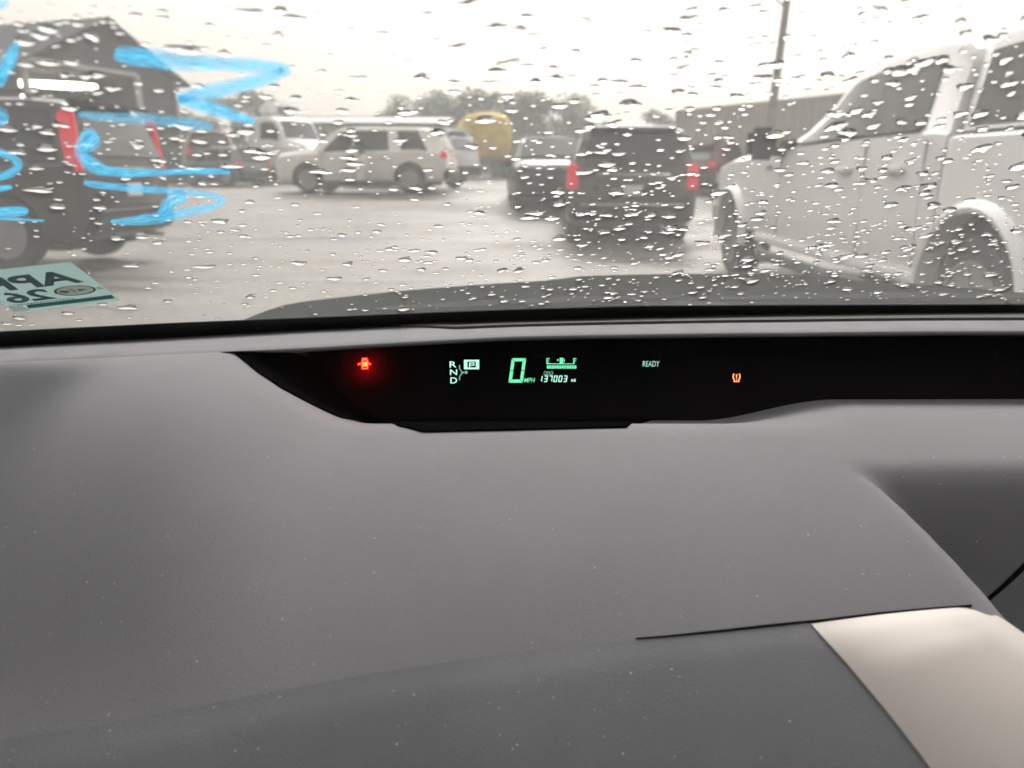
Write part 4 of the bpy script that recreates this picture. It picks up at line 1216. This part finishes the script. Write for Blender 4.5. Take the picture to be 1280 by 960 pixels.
boxo('firewall', M['interior'], own, (MX, 1.0, .60), (2.2, .05, .5), .01)
boxo('rear_shade_panel', M['interior'], own, (MX, -2.45, .92), (2.2, .06, 1.0), .02)  # unseen; made tall across the rear window to cut light on the dash

# ------------------------------------------------------------------ raindrops on the outside of the pane
M['water'] = bpy.data.materials.new('rain_water'); M['water'].use_nodes = True
n, l = M['water'].node_tree.nodes, M['water'].node_tree.links
n.clear(); gl = n.new('ShaderNodeBsdfGlass'); gl.inputs['IOR'].default_value = 1.33; gl.inputs['Roughness'].default_value = 0.0
ou = n.new('ShaderNodeOutputMaterial'); l.new(gl.outputs[0], ou.inputs[0])

SAG, PW, PE, DH = -.50, 1.4, .95, .46
def drop_geo(r, nseg, nring, merged=False):
    """dome of unit half width standing on z = 0: verts, faces; irregular outline"""
    ph = [r.uniform(0, 6.28) for _ in range(4)]; am = [r.uniform(.02, .14), r.uniform(.04, .17), r.uniform(.0, .11), r.uniform(.0, .07)]
    def rad_(a): return 1 + sum(am[k] * math.sin((k + 2) * a + ph[k]) for k in range(4)) * (1.6 if merged else .9)
    V, F = [], []
    ay = -SAG
    for i in range(nring):
        g = (i / nring) ** 1.2; f = 1 - g; h = (1 - f ** PW) ** PE
        for k in range(nseg):
            a = 2 * math.pi * k / nseg; q = rad_(a)
            V.append((q * math.cos(a) * f, lerp(q * math.sin(a), ay, g), h))
    V.append((0, ay, 1.0)); tip_ = len(V) - 1
    for i in range(nring - 1):
        for k in range(nseg): F.append((i * nseg + k, i * nseg + (k + 1) % nseg, (i + 1) * nseg + (k + 1) % nseg, (i + 1) * nseg + k))
    for k in range(nseg): F.append(((nring - 1) * nseg + k, (nring - 1) * nseg + (k + 1) % nseg, tip_))
    base = len(V)
    V += [(V[k][0], V[k][1], 0) for k in range(nseg)]
    F.append(tuple(base + k for k in range(nseg))[::-1])
    return V, F, base
r = random.Random(5)
BIG = []
for i in range(22):
    V, F, base = drop_geo(r, 18, 6, i % 3 == 0)
    me = bpy.data.meshes.new('raindrop'); 
    # weld the base rim to the dome so that the drop is closed
    nb = 18; F2 = [tuple((v - base if v >= base else v) for v in f) for f in F]
    me.from_pydata(V[:base], [], F2); me.update()
    for f in me.polygons: f.use_smooth = len(f.vertices) <= 4
    me.materials.append(M['water'])
    try: me.set_sharp_from_angle(angle=rad(50))
    except Exception: pass
    BIG.append(me)

def frame(q):
    e = .004
    X = q.x
    t1 = Vector((2 * e, YB(X + e) - YB(X - e), zB(X + e) - zB(X - e))).normalized()
    t2 = Vector((0, -math.cos(GA), math.sin(GA)))
    n_ = t1.cross(t2).normalized()
    if n_.z < 0: n_ = -n_
    t2 = n_.cross(t1)
    return t1, t2, n_

# (px, py, width, height) of single drops that stand out in the photograph
listed = [(203, 22, 22, 6), (60, 36, 26, 10), (115, 45, 18, 11), (30, 52, 26, 10), (60, 78, 30, 8), (90, 78, 20, 7), (312, 15, 40, 4), (365, 22, 34, 6), (230, 62, 54, 8), (262, 32, 16, 6), (347, 45, 18, 8), (333, 57, 16, 5),
          (533, 18, 26, 5), (546, 50, 12, 6), (650, 39, 24, 9), (527, 97, 24, 10), (630, 82, 28, 5), (690, 85, 24, 7), (734, 28, 18, 6), (668, 102, 18, 7), (635, 120, 18, 6), (565, 115, 18, 5), (776, 103, 24, 6), (795, 76, 22, 6), (752, 143, 34, 9), (718, 126, 16, 6),
          (906, 13, 20, 9), (862, 45, 18, 4), (873, 31, 16, 5), (904, 43, 16, 4), (953, 82, 16, 9), (853, 85, 20, 7), (848, 115, 20, 9), (866, 118, 20, 5), (899, 101, 16, 7), (899, 78, 18, 5), (862, 72, 20, 6), (842, 74, 14, 6), (1060, 70, 16, 9), (920, 120, 20, 7),
          (998, 98, 20, 6), (1035, 94, 26, 8), (1060, 165, 32, 8), (1055, 173, 24, 5), (1228, 185, 26, 10), (1205, 108, 24, 8), (1225, 142, 22, 10), (1260, 104, 18, 9), (1255, 75, 20, 8), (1148, 80, 22, 10), (1110, 88, 16, 7), (1138, 122, 18, 6), (1045, 142, 30, 7),
          (1070, 138, 20, 8), (1200, 142, 22, 7), (1035, 213, 24, 6), (1090, 225, 20, 5), (975, 212, 20, 5), (365, 138, 26, 8), (507, 140, 28, 8), (450, 98, 28, 4), (402, 90, 20, 4), (440, 125, 20, 7), (640, 138, 20, 5), (700, 132, 24, 7), (745, 148, 30, 9),
          (58, 185, 28, 9), (60, 165, 18, 8), (20, 190, 26, 7), (45, 210, 22, 5), (250, 176, 22, 7), (335, 190, 30, 6), (290, 207, 34, 5), (50, 237, 42, 5), (72, 258, 20, 8), (125, 259, 18, 6), (275, 276, 24, 7), (145, 297, 16, 8), (197, 303, 14, 6),
          (255, 333, 34, 5), (165, 332, 20, 5), (418, 348, 22, 5), (518, 313, 16, 5), (540, 315, 18, 5), (535, 328, 16, 4), (586, 325, 14, 5), (436, 212, 26, 6), (438, 197, 22, 6), (437, 224, 16, 5), (400, 214, 34, 5), (500, 175, 22, 6), (535, 212, 16, 5),
          (690, 272, 22, 8), (700, 254, 20, 8), (670, 266, 26, 6), (796, 266, 14, 8), (815, 268, 14, 7), (838, 270, 18, 6), (774, 285, 20, 6), (802, 240, 18, 6), (834, 290, 26, 4), (730, 215, 26, 6), (752, 190, 22, 4), (773, 192, 20, 5), (855, 172, 22, 7), (727, 192, 18, 5),
          (878, 303, 26, 5), (728, 306, 18, 5), (160, 402 - 18, 24, 7), (128, 379, 14, 6), (85, 391, 16, 6), (8, 404, 14, 5), (210, 376, 12, 5)]
r = random.Random(77)
drops = [(x, y, w * .88, h * .9, -.05) for x, y, w, h in listed]
def dens(px, py):
    d = lerp(.55, 1.0, sstep(60, 200, py))
    if py > 230: d *= lerp(1.0, 2.3, sstep(230, 330, py)) * lerp(.65, 1.25, sstep(350, 900, px))
    if px > 640 and py > 140: d *= 1.25
    if px < 230 and py > 300: d *= .30
    if py < 130: d *= lerp(1.0, 1.35, sstep(700, 900, px))
    return d
while len(drops) < 2600:
    px = r.uniform(-25, 1300)
    ytop = lerp(408, 392, min(1, max(0, px / 500))) if px < 500 else 388
    py = r.uniform(-20, ytop)
    if r.random() > dens(px, py) / 2.9: continue
    f = sstep(0, 380, py)
    w = math.exp(r.gauss(math.log(lerp(9.6, 4.6, f)), .55)); w = min(w, lerp(34, 18, f))
    h = w * r.uniform(.24, .42)
    if w < 5: h = w * r.uniform(.4, .7)
    drops.append((px, py, w, h, r.gauss(-.04, .10)))
def where(px, py):
    if px > 885 and py > 60 + max(0, 1190 - px) * .33 and py > 45: return 'in front of the white pickup'
    if px < 215 and 30 < py < 310: return 'in front of the dark barn and black cherry SUV'
    if py < 128 or (px > 760 and py < 150): return 'against the white sky'
    if 705 < px < 885 and py < 305: return 'in front of the maroon grey SUV'
    if 345 < px < 565 and 150 < py < 245: return 'in front of the beige SUV'
    if py < 200: return 'in front of the far trees and trucks'
    if py > 345: return 'low on the glass, just above the black band'
    return 'in front of the bare wet gravel'
drops.sort(key=lambda d: -d[2] * d[3])
# the rest of the pane, beyond the edges of the picture, is just as wet
def beyond():
    while True:
        X = r.uniform(-.78, 1.5); sl = r.uniform(.06, 1.05); q = glass_pt(X, sl)
        v = q - Vector((0, 0, CAMH)); dep = v.y * CT - v.z * ST
        if dep < .12: continue
        px = 640 + FPX * v.x / dep; py = 480 - FPX * (v.y * ST + v.z * CT) / dep
        if -25 < px < 1300 and py > -20: continue
        w = math.exp(r.gauss(math.log(.0052), .5)) * FPX / dep
        return (px, py, w, w * r.uniform(.26, .42), r.gauss(-.04, .1))
drops += [beyond() for _ in range(2200)]
def drop_matrix(px, py, w, h, ang):
    q = hit_glass(px, py, GT + .0004)
    t1, t2, n_ = frame(q)
    dv = (q - Vector((0, 0, CAMH))); dist = dv.dot(Vector((0, CT, -ST)))
    sy_ = abs(dv.normalized().dot(n_))
    a = w * .5 * dist / FPX; b = h * .5 * dist / FPX / max(.2, sy_)
    b = min(b, a * 1.35); b = max(b, a * .42)
    hh = min(DH * min(a, b), .0042)
    tilt = ang - .42 * sstep(650, 1250, px)        # drops lean with the run of the water on the right
    ca, sa = math.cos(-tilt), math.sin(-tilt)
    e1 = t1 * ca + t2 * sa; e2 = t2 * ca - t1 * sa
    R_ = Matrix((e1 * a, e2 * b, n_ * hh)).transposed().to_4x4(); R_.translation = q
    return R_
for i, d in enumerate(drops[:300]):
    o = bpy.data.objects.new('raindrop', BIG[i % len(BIG)]); C.objects.link(o)
    o.matrix_world = drop_matrix(*d)
    wh = where(d[0], d[1]); ar = d[2] * d[3]
    kind = 'broad' if d[2] > 23 else 'thin' if d[3] < .3 * d[2] else 'plump' if d[3] > .42 * d[2] else 'medium'
    if 'sky' in wh: wh += ', ' + ('left third of the glass' if d[0] < 427 else 'middle third of the glass' if d[0] < 853 else 'right third of the glass')
    if 'pickup' in wh: wh += (', over its windows and roof' if d[1] < 190 else ', over its doors' if d[1] < 300 else ', low over its wheels')
    tag(o, kind + ' raindrop on the glass ' + wh, 'raindrop', kind + ' raindrops ' + wh)
SM = [drop_geo(r, 9, 3) for _ in range(10)]
V, F = [], []
for i, d in enumerate(drops[300:]):
    m_ = drop_matrix(*d); v, f, base = SM[i % 10]; k0 = len(V)
    V += [tuple(m_ @ Vector(p_)) for p_ in v[:base]]
    F += [tuple(k0 + (x_ - base if x_ >= base else x_) for x_ in ff) for ff in f]
me = bpy.data.meshes.new('fine_raindrops'); me.from_pydata(V, [], F); me.update()
for f in me.polygons: f.use_smooth = len(f.vertices) <= 4
me.materials.append(M['water'])
try: me.set_sharp_from_angle(angle=rad(50))
except Exception: pass
o = bpy.data.objects.new('fine_raindrops', me); C.objects.link(o); o['kind'] = 'stuff'; tag(o, 'fine raindrops sprinkled over the whole windshield', 'raindrops')

# ------------------------------------------------------------------ rain haze
bm = bmesh.new(); box(bm, 0, 95, 6.5, 400, 270, 16.0)
M['haze'] = bpy.data.materials.new('rain_haze'); M['haze'].use_nodes = True
n, l = M['haze'].node_tree.nodes, M['haze'].node_tree.links
n.clear(); pv = n.new('ShaderNodeVolumePrincipled'); ou = n.new('ShaderNodeOutputMaterial')
pv.inputs['Color'].default_value = (.95, .94, .92, 1); pv.inputs['Density'].default_value = .0038; pv.inputs['Anisotropy'].default_value = .2
l.new(pv.outputs[0], ou.inputs['Volume'])
hz = obj('haze', bm, M['haze'], smooth=False); hz['kind'] = 'stuff'; tag(hz, 'thin rain haze over the whole lot', 'haze')
